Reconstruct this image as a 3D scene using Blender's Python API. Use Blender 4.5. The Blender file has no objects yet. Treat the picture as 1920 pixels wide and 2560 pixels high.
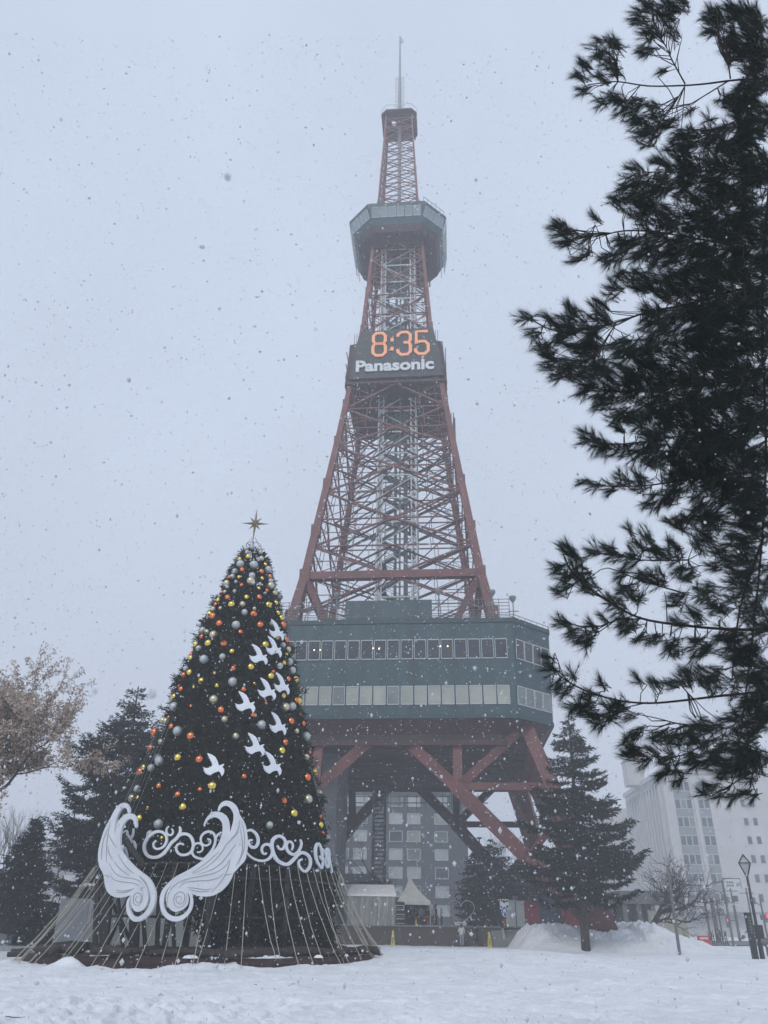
import bpy, math, random
import numpy as np
from mathutils import Vector, Matrix
from mathutils.geometry import tessellate_polygon
R = math.radians
random.seed(7); rng = np.random.default_rng(7)
sc = bpy.context.scene
COL = sc.collection

# ------------------------------------------------------------------ camera
F = 1923.0; CX, CY = 960.0, 1280.0
HAZE = .0023
PITCH = R(28.15); ROLL = 0.014; EYE = 1.6
cam_d = bpy.data.cameras.new('camera'); cam = bpy.data.objects.new('camera', cam_d); COL.objects.link(cam)
cam_d.sensor_fit = 'VERTICAL'; cam_d.sensor_height = 36.0; cam_d.lens = 36.0*F/2560.0
cam_d.dof.use_dof = True; cam_d.dof.focus_distance = 70; cam_d.dof.aperture_fstop = 8.5; cam_d.clip_start = 0.1; cam_d.clip_end = 3000
cam.matrix_world = (Matrix.Translation((0, 0, EYE)) @ Matrix.Rotation(R(90)+PITCH, 4, 'X') @ Matrix.Rotation(ROLL, 4, 'Z'))
sc.camera = cam
MC = cam.matrix_world.to_3x3(); OC = Vector((0, 0, EYE))
def ray(x, y): return MC @ Vector(((x-CX)/F, (CY-y)/F, -1.0))
def P(x, y, Y):                       # pixel of the photograph at forward distance Y -> point
    d = ray(x, y); return OC + d*(Y/d.y)
def PD(x, y, D): return OC + ray(x, y)*D
def depth(p): return -(MC.transposed() @ (Vector(p)-OC)).z

# ------------------------------------------------------------------ sky, sun, exposure
world = bpy.data.worlds.new('World'); sc.world = world; world.use_nodes = True
wn = world.node_tree.nodes; wl = world.node_tree.links; wn.clear()
SUN_EL, SUN_ROT = R(38), R(200)
sky = wn.new('ShaderNodeTexSky'); sky.sky_type = 'NISHITA'; sky.sun_disc = False
sky.sun_elevation = SUN_EL; sky.sun_rotation = SUN_ROT; sky.air_density = 2.0; sky.dust_density = 6.0
sm = wn.new('ShaderNodeVectorMath'); sm.operation = 'SCALE'; sm.inputs['Scale'].default_value = 0.08
wl.new(sky.outputs['Color'], sm.inputs[0])
tc = wn.new('ShaderNodeTexCoord'); nz = wn.new('ShaderNodeTexNoise'); nz.inputs['Scale'].default_value = 2.2; nz.inputs['Detail'].default_value = 5
wl.new(tc.outputs['Generated'], nz.inputs['Vector'])
cr = wn.new('ShaderNodeValToRGB')
cr.color_ramp.elements[0].position = .3; cr.color_ramp.elements[0].color = (.455, .520, .635, 1)
cr.color_ramp.elements[1].position = .7; cr.color_ramp.elements[1].color = (.525, .600, .73, 1)
wl.new(nz.outputs['Fac'], cr.inputs['Fac'])
mx = wn.new('ShaderNodeMix'); mx.data_type = 'RGBA'; mx.inputs['Factor'].default_value = .9
wl.new(sm.outputs['Vector'], mx.inputs['A']); wl.new(cr.outputs['Color'], mx.inputs['B'])
bg = wn.new('ShaderNodeBackground'); bg.inputs['Strength'].default_value = 1.0
wl.new(mx.outputs['Result'], bg.inputs['Color'])
wo = wn.new('ShaderNodeOutputWorld'); wl.new(bg.outputs['Background'], wo.inputs['Surface'])
sl = bpy.data.lights.new('sun', 'SUN'); sl.energy = 1.3; sl.angle = R(25); sl.color = (1, .97, .93)
so = bpy.data.objects.new('sun', sl); COL.objects.link(so); so.location = (0, -10, 40)
so.rotation_euler = (R(90)-SUN_EL, 0, R(180)-SUN_ROT+R(0))
sc.view_settings.view_transform = 'Standard'; sc.view_settings.look = 'None'
sc.view_settings.exposure = 0.46; sc.view_settings.gamma = 1.0
sc.render.engine = 'CYCLES'
sc.cycles.max_bounces = 6; sc.cycles.diffuse_bounces = 2; sc.cycles.glossy_bounces = 2; sc.cycles.transmission_bounces = 3
sc.cycles.use_denoising = True; sc.cycles.volume_bounces = 1; sc.cycles.transparent_max_bounces = 6

# ------------------------------------------------------------------ materials
def mat(name, col, rough=.7, metal=0., var=0., vscale=3., bump=0., bscale=20., col2=None, emit=None, estr=0., spec=.5, alpha=1., coords='Object', stretch=None):
    m = bpy.data.materials.new(name); m.use_nodes = True
    nt = m.node_tree; b = nt.nodes['Principled BSDF']
    b.inputs['Roughness'].default_value = rough; b.inputs['Metallic'].default_value = metal
    b.inputs['Specular IOR Level'].default_value = spec
    c = tuple(col)+(1,); b.inputs['Base Color'].default_value = c
    t = nt.nodes.new('ShaderNodeTexCoord'); vec = t.outputs[coords]
    if stretch:
        mp = nt.nodes.new('ShaderNodeMapping'); mp.inputs['Scale'].default_value = stretch
        nt.links.new(vec, mp.inputs['Vector']); vec = mp.outputs['Vector']
    if var or col2:
        n = nt.nodes.new('ShaderNodeTexNoise'); n.inputs['Scale'].default_value = vscale; n.inputs['Detail'].default_value = 5
        nt.links.new(vec, n.inputs['Vector'])
        r = nt.nodes.new('ShaderNodeValToRGB')
        c2 = col2 if col2 else [min(1, x*(1+var)) for x in col]; c1 = col if col2 else [x*(1-var) for x in col]
        r.color_ramp.elements[0].position = .35; r.color_ramp.elements[1].position = .65
        r.color_ramp.elements[0].color = tuple(c1)+(1,); r.color_ramp.elements[1].color = tuple(c2)+(1,)
        nt.links.new(n.outputs['Fac'], r.inputs['Fac']); nt.links.new(r.outputs['Color'], b.inputs['Base Color'])
    if bump:
        n2 = nt.nodes.new('ShaderNodeTexNoise'); n2.inputs['Scale'].default_value = bscale; n2.inputs['Detail'].default_value = 4
        nt.links.new(vec, n2.inputs['Vector'])
        bp = nt.nodes.new('ShaderNodeBump'); bp.inputs['Strength'].default_value = bump; bp.inputs['Distance'].default_value = .05
        nt.links.new(n2.outputs['Fac'], bp.inputs['Height']); nt.links.new(bp.outputs['Normal'], b.inputs['Normal'])
    if emit: b.inputs['Emission Color'].default_value = tuple(emit)+(1,); b.inputs['Emission Strength'].default_value = estr
    if alpha < 1: b.inputs['Alpha'].default_value = alpha
    return m
M = {}
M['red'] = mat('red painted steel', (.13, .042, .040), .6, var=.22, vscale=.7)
M['darkred'] = mat('brown red and shaded red steel', (.062, .027, .027), .7, var=.25, vscale=.6)  # brown red of the girders, and the shade colour for the back face
M['under'] = mat('dark underside panels', (.045, .03, .034), .8, var=.3, vscale=.4)
M['shaft'] = mat('light grey galvanised steel', (.56, .60, .60), .6, var=.1)
M['stair'] = mat('dark grey steel stairs', (.13, .145, .15), .7, var=.2)
M['teal'] = mat('teal green wall cladding', (.022, .060, .071), .55, var=.24, vscale=.9, stretch=(1, 1, .12))
M['tealdark'] = mat('darker teal trim', (.014, .045, .05), .6, var=.15)
M['frame'] = mat('pale aluminium window frame', (.42, .46, .47), .5)
M['glass'] = mat('dark window glass', (.03, .04, .05), .12, var=.3, vscale=.5, spec=.6)
M['blind'] = mat('window glass over pale blinds', (.33, .35, .31), .35, var=.14, vscale=.4)
M['blind2'] = mat('window glass over grey blinds', (.17, .2, .2), .3, var=.18, vscale=.5)
M['deckglass'] = mat('sky reflecting glass', (.22, .28, .31), .2, var=.15, vscale=.4)
M['board'] = mat('black clock board', (.022, .03, .035), .6, var=.2, vscale=1)
M['digit'] = mat('orange lamp digits', (.5, .2, .1), .5, emit=(.80, .33, .15), estr=.34)
M['letter'] = mat('pale grey letters', (.55, .58, .62), .5)
M['concrete'] = mat('weathered grey concrete', (.17, .18, .19), .9, var=.16, vscale=.5, bump=.2)
M['spire'] = mat('grey spire steel', (.2, .22, .25), .5, var=.1)
M['rail'] = mat('dull grey railing', (.12, .12, .125), .6)
M['lamp'] = mat('grey floodlight housing', (.17, .19, .19), .5)
M['warm'] = mat('warm ceiling lamp', (1, .8, .5), .5, emit=(1, .72, .35), estr=4)
M['white'] = mat('white painted board', (.66, .70, .76), .55, var=.04, vscale=2)
M['wingboard'] = mat('greyish white wing board', (.60, .63, .68), .6, var=.06, vscale=1.5)
M['groove'] = mat('grey cut seam', (.29, .295, .31), .8)
M['dove'] = mat('white dove board', (.72, .76, .82), .5, var=.03)
M['rope'] = mat('cream rope light', (.42, .41, .34), .6, var=.1, vscale=4)
M['black'] = mat('black steel post', (.012, .012, .014), .6, var=.3, vscale=4)
M['timber'] = mat('wet dark timber', (.025, .018, .016), .7, var=.5, vscale=6, bump=.4)
M['soil'] = mat('dark red brown bed', (.03, .014, .012), .95, var=.5, vscale=2, bump=.6, bscale=8)
M['bark'] = mat('grey brown bark', (.045, .036, .032), .95, var=.4, vscale=8, bump=.6, bscale=25, stretch=(1, 1, .2))
M['barkdark'] = mat('dark bark', (.018, .015, .014), .95, var=.4, vscale=8, bump=.5)
M['barksnow'] = mat('dark wet bark with snow specks', (.04, .033, .03), .95, var=.4, vscale=7, bump=.5)
M['needle'] = mat('dark pine needles', (.008, .018, .012), .7, var=.4, vscale=1.2, spec=.12)
M['xmas'] = mat('dark green conifer sprays', (.004, .008, .005), .8, spec=.12, vscale=3.2, col2=(.026, .036, .016))
M['spruce'] = mat('spruce green sprays', (.005, .010, .007), .85, spec=.1, vscale=1.6, col2=(.020, .030, .020))
M['thuja'] = mat('brownish green sprays', (.014, .017, .014), .9, spec=.1, vscale=1.5, col2=(.034, .036, .028))
M['brownleaf'] = mat('faded beige leaves', (.36, .28, .225), .9, spec=.1, vscale=1.2, col2=(.50, .41, .34))
M['silver'] = mat('silver frosted ball', (.46, .50, .50), .4, metal=.35)
M['gold'] = mat('mirror gold ball', (.88, .66, .13), .13, metal=1., var=.06)
M['champ'] = mat('satin champagne ball', (.62, .57, .40), .32, metal=.75)
M['copper'] = mat('mirror copper ball', (.9, .23, .08), .15, metal=1., var=.06)
M['star'] = mat('aged gold star', (.30, .24, .16), .4, metal=.6)
M['wire'] = mat('thin grey wire', (.3, .32, .34), .6)
M['slab'] = mat('light grey hoarding panel', (.27, .29, .31), .85, var=.08, vscale=.8)
M['slab2'] = mat('grey green hoarding panel', (.23, .25, .235), .85, var=.2, vscale=.7)
M['brick'] = mat('brick', (.07, .055, .05), .9)
M['hotel'] = mat('dark grey tile facade', (.095, .105, .115), .8, var=.08, vscale=.2)
M['parapet'] = mat('grey roof parapet', (.22, .235, .25), .8, var=.06)
M['curtain'] = mat('drawn curtain behind glass', (.42, .46, .48), .6, var=.12, vscale=.5)
M['office'] = mat('off white tile wall', (.48, .48, .49), .8, var=.07, vscale=.3)
M['officeglass'] = mat('grey office glass', (.07, .085, .10), .3, var=.2, vscale=.25)
M['spandrel'] = mat('pale grey spandrel', (.21, .235, .26), .5, var=.08)
M['tent'] = mat('white tent canvas', (.84, .86, .87), .75, var=.05, vscale=1.5)
M['tentgrey'] = mat('greyish tent canvas', (.55, .57, .55), .75, var=.08, vscale=1.5)
M['vinyl'] = mat('translucent vinyl sheet', (.50, .52, .50), .4, var=.3, vscale=2.5, alpha=.62, stretch=(4, 4, .3))
M['yellow'] = mat('yellow plastic', (.48, .40, .06), .5, var=.08)
M['blue'] = mat('blue sign face', (.03, .12, .42), .5)
M['signwhite'] = mat('white sign face', (.62, .64, .66), .5, var=.04)
M['signblack'] = mat('black paint', (.02, .02, .022), .5)
M['redpanel'] = mat('dark red panel', (.20, .03, .04), .7, var=.15)
M['navy'] = mat('dark blue panel', (.03, .045, .09), .7, var=.2)
M['green'] = mat('green print', (.05, .13, .07), .7)
M['poster'] = mat('pale yellow green poster', (.30, .33, .24), .7, var=.15, vscale=1.2)
M['asphalt'] = mat('wet asphalt with slush', (.13, .14, .15), .7, var=.3, vscale=1)
M['kerbstone'] = mat('pale kerb stone', (.32, .33, .34), .9, var=.2, vscale=3, bump=.2)
M['polegrey'] = mat('grey steel pole', (.13, .13, .13), .6, var=.15, vscale=3)
M['lampblack'] = mat('black lamp post', (.02, .022, .022), .45, var=.2)
M['lampglass'] = mat('grey lantern glass', (.33, .35, .37), .35, var=.1)
M['redlamp'] = mat('red signal lamp', (1, .05, .08), .5, emit=(1, .06, .12), estr=1.1)
M['redbox'] = mat('red plastic barrier', (.45, .05, .04), .6, var=.1)
M['beige'] = mat('beige corrugated fence', (.34, .33, .28), .8, var=.1, stretch=(6, 6, .4))
M['skin'] = mat('skin', (.45, .28, .2), .6)
M['hair'] = mat('black hair', (.012, .01, .01), .7)
M['jeans'] = mat('pale blue jeans', (.24, .30, .36), .9, var=.1)
M['cream'] = mat('cream knit', (.52, .53, .54), .9, var=.05)
M['vest'] = mat('grey vest', (.24, .25, .27), .9)
M['cloth_black'] = mat('black cloth', (.018, .018, .02), .9)
M['cloth_red'] = mat('dark red cloth', (.16, .02, .03), .9)
M['cloth_blue'] = mat('grey blue cloth', (.10, .15, .21), .9)
M['car'] = mat('pale car paint', (.5, .52, .54), .3)
M['tyre'] = mat('tyre rubber', (.02, .02, .02), .9)

def brick_nodes(m, c1, c2, mortar, scale, rot=None):
    nt = m.node_tree; b = nt.nodes['Principled BSDF']; t = nt.nodes.new('ShaderNodeTexCoord')
    mp = nt.nodes.new('ShaderNodeMapping'); mp.inputs['Rotation'].default_value = (R(90), 0, 0)
    nt.links.new(t.outputs['Object'], mp.inputs['Vector'])
    br = nt.nodes.new('ShaderNodeTexBrick'); br.inputs['Scale'].default_value = scale
    br.inputs['Color1'].default_value = c1+(1,); br.inputs['Color2'].default_value = c2+(1,); br.inputs['Mortar'].default_value = mortar+(1,)
    nt.links.new(mp.outputs['Vector'], br.inputs['Vector']); nt.links.new(br.outputs['Color'], b.inputs['Base Color'])
brick_nodes(M['brick'], (.075, .06, .055), (.05, .042, .04), (.11, .11, .11), 3.2)

# snow: clean white with dirt specks and trodden patches
def snow_mat():
    m = bpy.data.materials.new('trodden snow'); m.use_nodes = True; nt = m.node_tree; b = nt.nodes['Principled BSDF']
    b.inputs['Roughness'].default_value = .75; b.inputs['Specular IOR Level'].default_value = .25
    t = nt.nodes.new('ShaderNodeTexCoord')
    def noise(s, d, ro=.5):
        n = nt.nodes.new('ShaderNodeTexNoise'); n.inputs['Scale'].default_value = s; n.inputs['Detail'].default_value = d; n.inputs['Roughness'].default_value = ro
        nt.links.new(t.outputs['Object'], n.inputs['Vector']); return n
    def ramp(src, p0, c0, p1, c1):
        r = nt.nodes.new('ShaderNodeValToRGB'); r.color_ramp.elements[0].position = p0; r.color_ramp.elements[0].color = c0
        r.color_ramp.elements[1].position = p1; r.color_ramp.elements[1].color = c1; nt.links.new(src, r.inputs['Fac']); return r
    a = ramp(noise(.45, 7, .7).outputs['Fac'], .35, (.70, .73, .765, 1), .62, (.84, .865, .90, 1))
    d = ramp(noise(7, 6, .8).outputs['Fac'], .64, (1, 1, 1, 1), .74, (.30, .27, .25, 1))
    d2 = ramp(noise(.9, 2).outputs['Fac'], .45, (0, 0, 0, 1), .6, (1, 1, 1, 1))
    mixd = nt.nodes.new('ShaderNodeMix'); mixd.data_type = 'RGBA'
    nt.links.new(d2.outputs['Color'], mixd.inputs['Factor']); mixd.inputs['A'].default_value = (1, 1, 1, 1); nt.links.new(d.outputs['Color'], mixd.inputs['B'])
    mul = nt.nodes.new('ShaderNodeMix'); mul.data_type = 'RGBA'; mul.blend_type = 'MULTIPLY'; mul.inputs['Factor'].default_value = 1
    nt.links.new(a.outputs['Color'], mul.inputs['A']); nt.links.new(mixd.outputs['Result'], mul.inputs['B'])
    nt.links.new(mul.outputs['Result'], b.inputs['Base Color'])
    bp = nt.nodes.new('ShaderNodeBump'); bp.inputs['Strength'].default_value = 1; bp.inputs['Distance'].default_value = .12
    nt.links.new(noise(3.5, 8, .65).outputs['Fac'], bp.inputs['Height']); nt.links.new(bp.outputs['Normal'], b.inputs['Normal'])
    return m
M['snow'] = snow_mat()

# ------------------------------------------------------------------ mesh builder and object helpers
class MB:
    def __init__(s): s.v = []; s.f = []
    def add(s, vs, fs):
        n = len(s.v); s.v += [tuple(p) for p in vs]; s.f += [tuple(i+n for i in f) for f in fs]; return s
    def box(s, c, d, rz=0):
        cx, cy, cz = c; a, b, h = d[0]/2, d[1]/2, d[2]/2; co, si = math.cos(rz), math.sin(rz); vs = []
        for z in (-h, h):
            for x, y in ((-a, -b), (a, -b), (a, b), (-a, b)): vs.append((cx+x*co-y*si, cy+x*si+y*co, cz+z))
        return s.add(vs, [(0, 3, 2, 1), (4, 5, 6, 7), (0, 1, 5, 4), (1, 2, 6, 5), (2, 3, 7, 6), (3, 0, 4, 7)])
    def bar(s, p, q, w, h=None, up=None):
        p = Vector(p); q = Vector(q); d = (q-p)
        if d.length < 1e-6: return s
        d.normalize(); h = h or w; up = Vector(up) if up else (Vector((0, 0, 1)) if abs(d.z) < .95 else Vector((0, 1, 0)))
        x = d.cross(up).normalized(); y = x.cross(d).normalized(); vs = []
        for o in (p, q):
            for a, b in ((-1, -1), (1, -1), (1, 1), (-1, 1)): vs.append(o+x*(a*w/2)+y*(b*h/2))
        return s.add(vs, [(0, 3, 2, 1), (4, 5, 6, 7), (0, 1, 5, 4), (1, 2, 6, 5), (2, 3, 7, 6), (3, 0, 4, 7)])
    def tube(s, pts, rad, n=6):
        pts = [Vector(p) for p in pts]; m = len(pts)
        if not hasattr(rad, '__len__'): rad = [rad]*m
        vs = []
        for i, p in enumerate(pts):
            d = (pts[min(i+1, m-1)]-pts[max(i-1, 0)]); d = d.normalized() if d.length > 1e-9 else Vector((0, 0, 1))
            u = Vector((0, 0, 1)) if abs(d.z) < .9 else Vector((1, 0, 0))
            x = d.cross(u).normalized(); y = x.cross(d)
            for k in range(n):
                a = 2*math.pi*k/n; vs.append(p+(x*math.cos(a)+y*math.sin(a))*rad[i])
        fs = [(i*n+k, i*n+(k+1) % n, (i+1)*n+(k+1) % n, (i+1)*n+k) for i in range(m-1) for k in range(n)]
        fs += [tuple(range(n-1, -1, -1)), tuple((m-1)*n+k for k in range(n))]
        return s.add(vs, fs)
    def lathe(s, c, prof, n=16):           # prof: (radius, z)
        vs = []
        for r, z in prof:
            for k in range(n):
                a = 2*math.pi*k/n; vs.append((c[0]+r*math.cos(a), c[1]+r*math.sin(a), c[2]+z))
        m = len(prof)
        fs = [(i*n+k, i*n+(k+1) % n, (i+1)*n+(k+1) % n, (i+1)*n+k) for i in range(m-1) for k in range(n)]
        fs += [tuple(range(n-1, -1, -1)), tuple((m-1)*n+k for k in range(n))]
        return s.add(vs, fs)
    def loft(s, rings, cap=True):          # rings of equal length
        n = len(rings[0]); vs = [p for r in rings for p in r]; m = len(rings)
        fs = [(i*n+k, i*n+(k+1) % n, (i+1)*n+(k+1) % n, (i+1)*n+k) for i in range(m-1) for k in range(n)]
        if cap: fs += [tuple(range(n-1, -1, -1)), tuple((m-1)*n+k for k in range(n))]
        return s.add(vs, fs)
    def plate(s, outer, holes, fn, nrm, th):   # fn: 2d -> 3d front face; nrm points to the back
        c = bpy.data.curves.new('t', 'CURVE'); c.dimensions = '2D'; c.fill_mode = 'BOTH'; c.extrude = .5
        k = max(abs(a) for p in outer for a in p)
        for l in [outer]+holes:
            sp = c.splines.new('POLY'); sp.points.add(len(l)-1); sp.use_cyclic_u = True
            for q, (a, b) in zip(sp.points, l): q.co = (a/k, b/k, 0, 1)
        o = bpy.data.objects.new('t', c); COL.objects.link(o); dg = bpy.context.evaluated_depsgraph_get(); dg.update()
        me = bpy.data.meshes.new_from_object(o.evaluated_get(dg))
        vs = [fn(v.co.x*k, v.co.y*k)+nrm*(th if v.co.z < 0 else 0) for v in me.vertices]; fs = [tuple(p.vertices) for p in me.polygons]
        bpy.data.objects.remove(o); bpy.data.meshes.remove(me); bpy.data.curves.remove(c)
        return s.add(vs, fs)
    def build(s, name, m, parent=None, loc=None, smooth=False):
        me = bpy.data.meshes.new(name); L = Vector(loc) if loc is not None else None
        vs = [tuple(Vector(p)-L) for p in s.v] if L is not None and parent is None else s.v
        me.from_pydata(vs, [], s.f); me.update(); me.materials.append(m if not isinstance(m, str) else M[m])
        if smooth: me.polygons.foreach_set('use_smooth', [True]*len(me.polygons))
        o = bpy.data.objects.new(name, me); COL.objects.link(o)
        if parent is not None: o.parent = parent
        elif L is not None: o.location = L
        return o
def npmesh(name, V, k, m, parent=None, loc=None):   # V: (faces, k, 3) array of separate faces
    V = np.asarray(V, dtype=np.float32); nf = V.shape[0]; me = bpy.data.meshes.new(name)
    me.vertices.add(nf*k); me.vertices.foreach_set('co', V.reshape(-1))
    me.loops.add(nf*k); me.loops.foreach_set('vertex_index', np.arange(nf*k, dtype=np.int32))
    me.polygons.add(nf); me.polygons.foreach_set('loop_start', np.arange(0, nf*k, k, dtype=np.int32))
    me.polygons.foreach_set('loop_total', np.full(nf, k, dtype=np.int32))
    me.update(calc_edges=True); me.validate(); me.materials.append(M[m])
    o = bpy.data.objects.new(name, me); COL.objects.link(o)
    if parent is not None: o.parent = parent
    if loc is not None: o.location = loc
    return o
def tag(o, label=None, cat=None, group=None, kind=None):
    if label: o['label'] = label
    if cat: o['category'] = cat
    if group: o['group'] = group
    if kind: o['kind'] = kind
    return o
def thing(name, loc, label, cat, group=None, rz=0):
    o = bpy.data.objects.new(name, None); COL.objects.link(o); o.location = loc; o.rotation_euler = (0, 0, rz); o.empty_display_size = .2
    return tag(o, label, cat, group)
def text_mb(s, size, bold=0., depth_=.03, fn=None, spacing=1.0):    # letters as mesh; x right, y up, z towards the viewer
    c = bpy.data.curves.new('t', 'FONT'); c.body = s; c.size = size; c.offset = bold; c.extrude = depth_; c.align_x = 'CENTER'; c.align_y = 'CENTER'; c.space_character = spacing; c.resolution_u = 4
    o = bpy.data.objects.new('t', c); COL.objects.link(o); dg = bpy.context.evaluated_depsgraph_get(); dg.update()
    me = bpy.data.meshes.new_from_object(o.evaluated_get(dg)); mb = MB()
    mb.v = [tuple(fn(v.co)) if fn else tuple(v.co) for v in me.vertices]; mb.f = [tuple(p.vertices) for p in me.polygons]
    bpy.data.objects.remove(o); bpy.data.meshes.remove(me); bpy.data.curves.remove(c); return mb
def ordinal(n): return str(n)+({1: 'st', 2: 'nd', 3: 'rd'}.get(n % 10, 'th') if n % 100 not in (11, 12, 13) else 'th')

# value noise for terrain
_T = rng.random((256, 256))
def vnoise(x, y):
    xi = np.floor(x).astype(int); yi = np.floor(y).astype(int); fx = x-xi; fy = y-yi; fx = fx*fx*(3-2*fx); fy = fy*fy*(3-2*fy)
    g = lambda a, b: _T[a % 256, b % 256]
    return (g(xi, yi)*(1-fx)+g(xi+1, yi)*fx)*(1-fy)+(g(xi, yi+1)*(1-fx)+g(xi+1, yi+1)*fx)*fy
def fbm(x, y, o=4):
    t = 0; a = .5
    for i in range(o): t = t+a*(vnoise(x*2**i+17*i, y*2**i+31*i)-.5); a *= .5
    return t

# ------------------------------------------------------------------ ground
def sstep(a, b, x): t = np.clip((x-a)/(b-a), 0, 1); return t*t*(3-2*t)
# mound crest height against X at Y=69
mx_ = np.array([10.6, 11.0, 11.5, 12.3, 13, 14.1, 14.9, 15.6, 17.3, 19, 19.4, 20.5, 21.6, 22.4, 23.8, 24.5, 25.4, 28, 60])
mz_ = np.array([0.0, .4, 1.0, 1.7, 1.5, 1.7, 1.3, 1.45, 1.35, 1.5, 1.85, 1.95, 1.5, 1.05, .8, .45, .3, .1, .1])
def ground_h(X, Y):
    X = np.asarray(X, float); Y = np.asarray(Y, float)
    h = .12*fbm(X*.16+3, Y*.16, 3)+.08*fbm(X*.9, Y*.9, 4)+.055*fbm(X*3, Y*3, 3)*np.exp(-((Y-20)/22)**2)+.03*fbm(X*8, Y*8, 3)*np.exp(-((Y-18)/16)**2)
    h += .30*np.exp(-((X+4.2)/1.7)**2-((Y-35.6)/1.6)**2)+.33*sstep(-6, 0, X)*sstep(33, 40, Y)*(1-sstep(52, 62, Y))*(1-sstep(8, 14, X))
    m = np.interp(X+.5*fbm(X*.7, Y*.9, 3), mx_, mz_)*sstep(59.8, 66.2, Y)*(1-.8*sstep(71, 78, Y))
    m *= 1+.1*fbm(X*.5, Y*.5, 3)
    h += m+sstep(.2, 1.2, m)*(.40*fbm(X*.9, Y*1.1, 5)+.75*np.abs(fbm(X*1.5, Y*2.0, 5))-.1+.3*fbm(X*4, Y*4, 3))
    h += .35*sstep(9, 14, X)*sstep(60.5, 62.5, Y)*(1-sstep(62.5, 66, Y))*0
    rr = np.hypot(X+9.2, Y-41.0); h += .34*np.exp(-((rr-8.3)/.45)**2)*np.clip(.35+2.2*fbm(X*.7+9, Y*.7, 3), 0, 1)
    h += .42*np.exp(-((X-29.5)/2.6)**2-((Y-53)/5)**2)
    return h
rows = np.concatenate([11*np.exp(np.linspace(0, math.log(84/11), 620)), 84*np.exp(np.linspace(.02, math.log(620/84), 40))])
cols = np.concatenate([np.linspace(-1.15, -.62, 80)[:-1], np.linspace(-.62, .62, 840), np.linspace(.62, 1.15, 80)[1:]])
YY, CC = np.meshgrid(rows, cols, indexing='ij'); XX = YY*CC
foot = np.zeros_like(XX)
for i in range(5200):            # footprints and little clods
    y0 = 15.5+rng.random()**1.6*30; x0 = (rng.random()-.5)*1.15*y0*1.1
    w = .05+.12*rng.random(); d = (-.02-.045*rng.random()) if rng.random() < .6 else .02+.035*rng.random()
    r0 = np.searchsorted(rows, y0-.9); r1 = np.searchsorted(rows, y0+.9)
    c0 = np.searchsorted(cols, (x0-.9)/y0); c1 = np.searchsorted(cols, (x0+.9)/y0)
    a = rng.random()*3.14; X_ = XX[r0:r1, c0:c1]-x0; Y_ = YY[r0:r1, c0:c1]-y0
    u = X_*math.cos(a)+Y_*math.sin(a); v = -X_*math.sin(a)+Y_*math.cos(a)
    foot[r0:r1, c0:c1] += d*np.exp(-(u/w)**2-(v/(w*1.8))**2)
for i in range(900):            # churned patch in the left foreground
    y0 = 16.2+5.5*rng.random(); x0 = -8.5+7*rng.random()+.8*rng.normal(); w = .06+.08*rng.random(); d = -.05-.05*rng.random() if rng.random() < .6 else .05*rng.random()
    r0 = np.searchsorted(rows, y0-.5); r1 = np.searchsorted(rows, y0+.5); c0 = np.searchsorted(cols, (x0-.5)/y0); c1 = np.searchsorted(cols, (x0+.5)/y0)
    foot[r0:r1, c0:c1] += d*np.exp(-((XX[r0:r1, c0:c1]-x0)/w)**2-((YY[r0:r1, c0:c1]-y0)/(w*1.8))**2)
ZZ = ground_h(XX, YY)+foot
nr, nc = XX.shape; me = bpy.data.meshes.new('snow_ground')
V = np.stack([XX, YY, ZZ], -1).reshape(-1, 3); me.vertices.add(nr*nc); me.vertices.foreach_set('co', V.astype(np.float32).reshape(-1))
ii, jj = np.meshgrid(np.arange(nr-1), np.arange(nc-1), indexing='ij'); a = (ii*nc+jj).reshape(-1)
Fq = np.stack([a, a+1, a+nc+1, a+nc], -1).astype(np.int32); me.loops.add(Fq.size); me.loops.foreach_set('vertex_index', Fq.reshape(-1))
me.polygons.add(len(Fq)); me.polygons.foreach_set('loop_start', np.arange(0, Fq.size, 4, dtype=np.int32)); me.polygons.foreach_set('loop_total', np.full(len(Fq), 4, dtype=np.int32))
me.update(calc_edges=True); me.polygons.foreach_set('use_smooth', [True]*len(Fq)); me.materials.append(M['snow'])
o = bpy.data.objects.new('snow_ground', me); COL.objects.link(o); tag(o, kind='structure')
mb = MB(); mb.box((0, 0, -.85), (1260, 1260, .9)); tag(mb.build('ground', 'snow'), kind='structure')
gz = lambda x, y: float(ground_h(x, y))

# ================================================================== TV TOWER
TA = 0.085; TC = P(995, 1280, 84.4); TC.z = 0
tw = thing('tv_tower', TC, 'tall red steel lattice TV tower with teal podium, clock board, observation deck and spire', 'tower', rz=-TA)
PZ = [0, 12.7, 17.5, 29.1, 34.2, 53.0, 72.6, 99.0, 114.7, 121.5]
PW = [17.5, 14.0, 12.5, 10.27, 9.33, 6.89, 4.59, 3.0, 2.35, 2.15]
W = lambda z: float(np.interp(z, PZ, PW))
LT = lambda z: float(np.interp(z, [0, 18, 34, 60, 90, 121], [1.4, 1.15, .85, .6, .36, .22]))
faces = [lambda s, z, w: (s*w, -W(z), z), lambda s, z, w: (s*w, W(z), z), lambda s, z, w: (-W(z), s*w, z), lambda s, z, w: (W(z), s*w, z)]
def fp(k, u, z):                       # face k, lateral u (m), height z
    w = W(z); return [(u, -w, z), (u, w, z), (-w, u, z), (w, u, z)][k]
zs_leg = [-.3, 6, 12.7, 17.5, 23, 29.1, 34.2, 40, 46.5, 53, 59, 66, 72.6, 80, 90, 99, 107, 114.7, 120.9]
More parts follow.
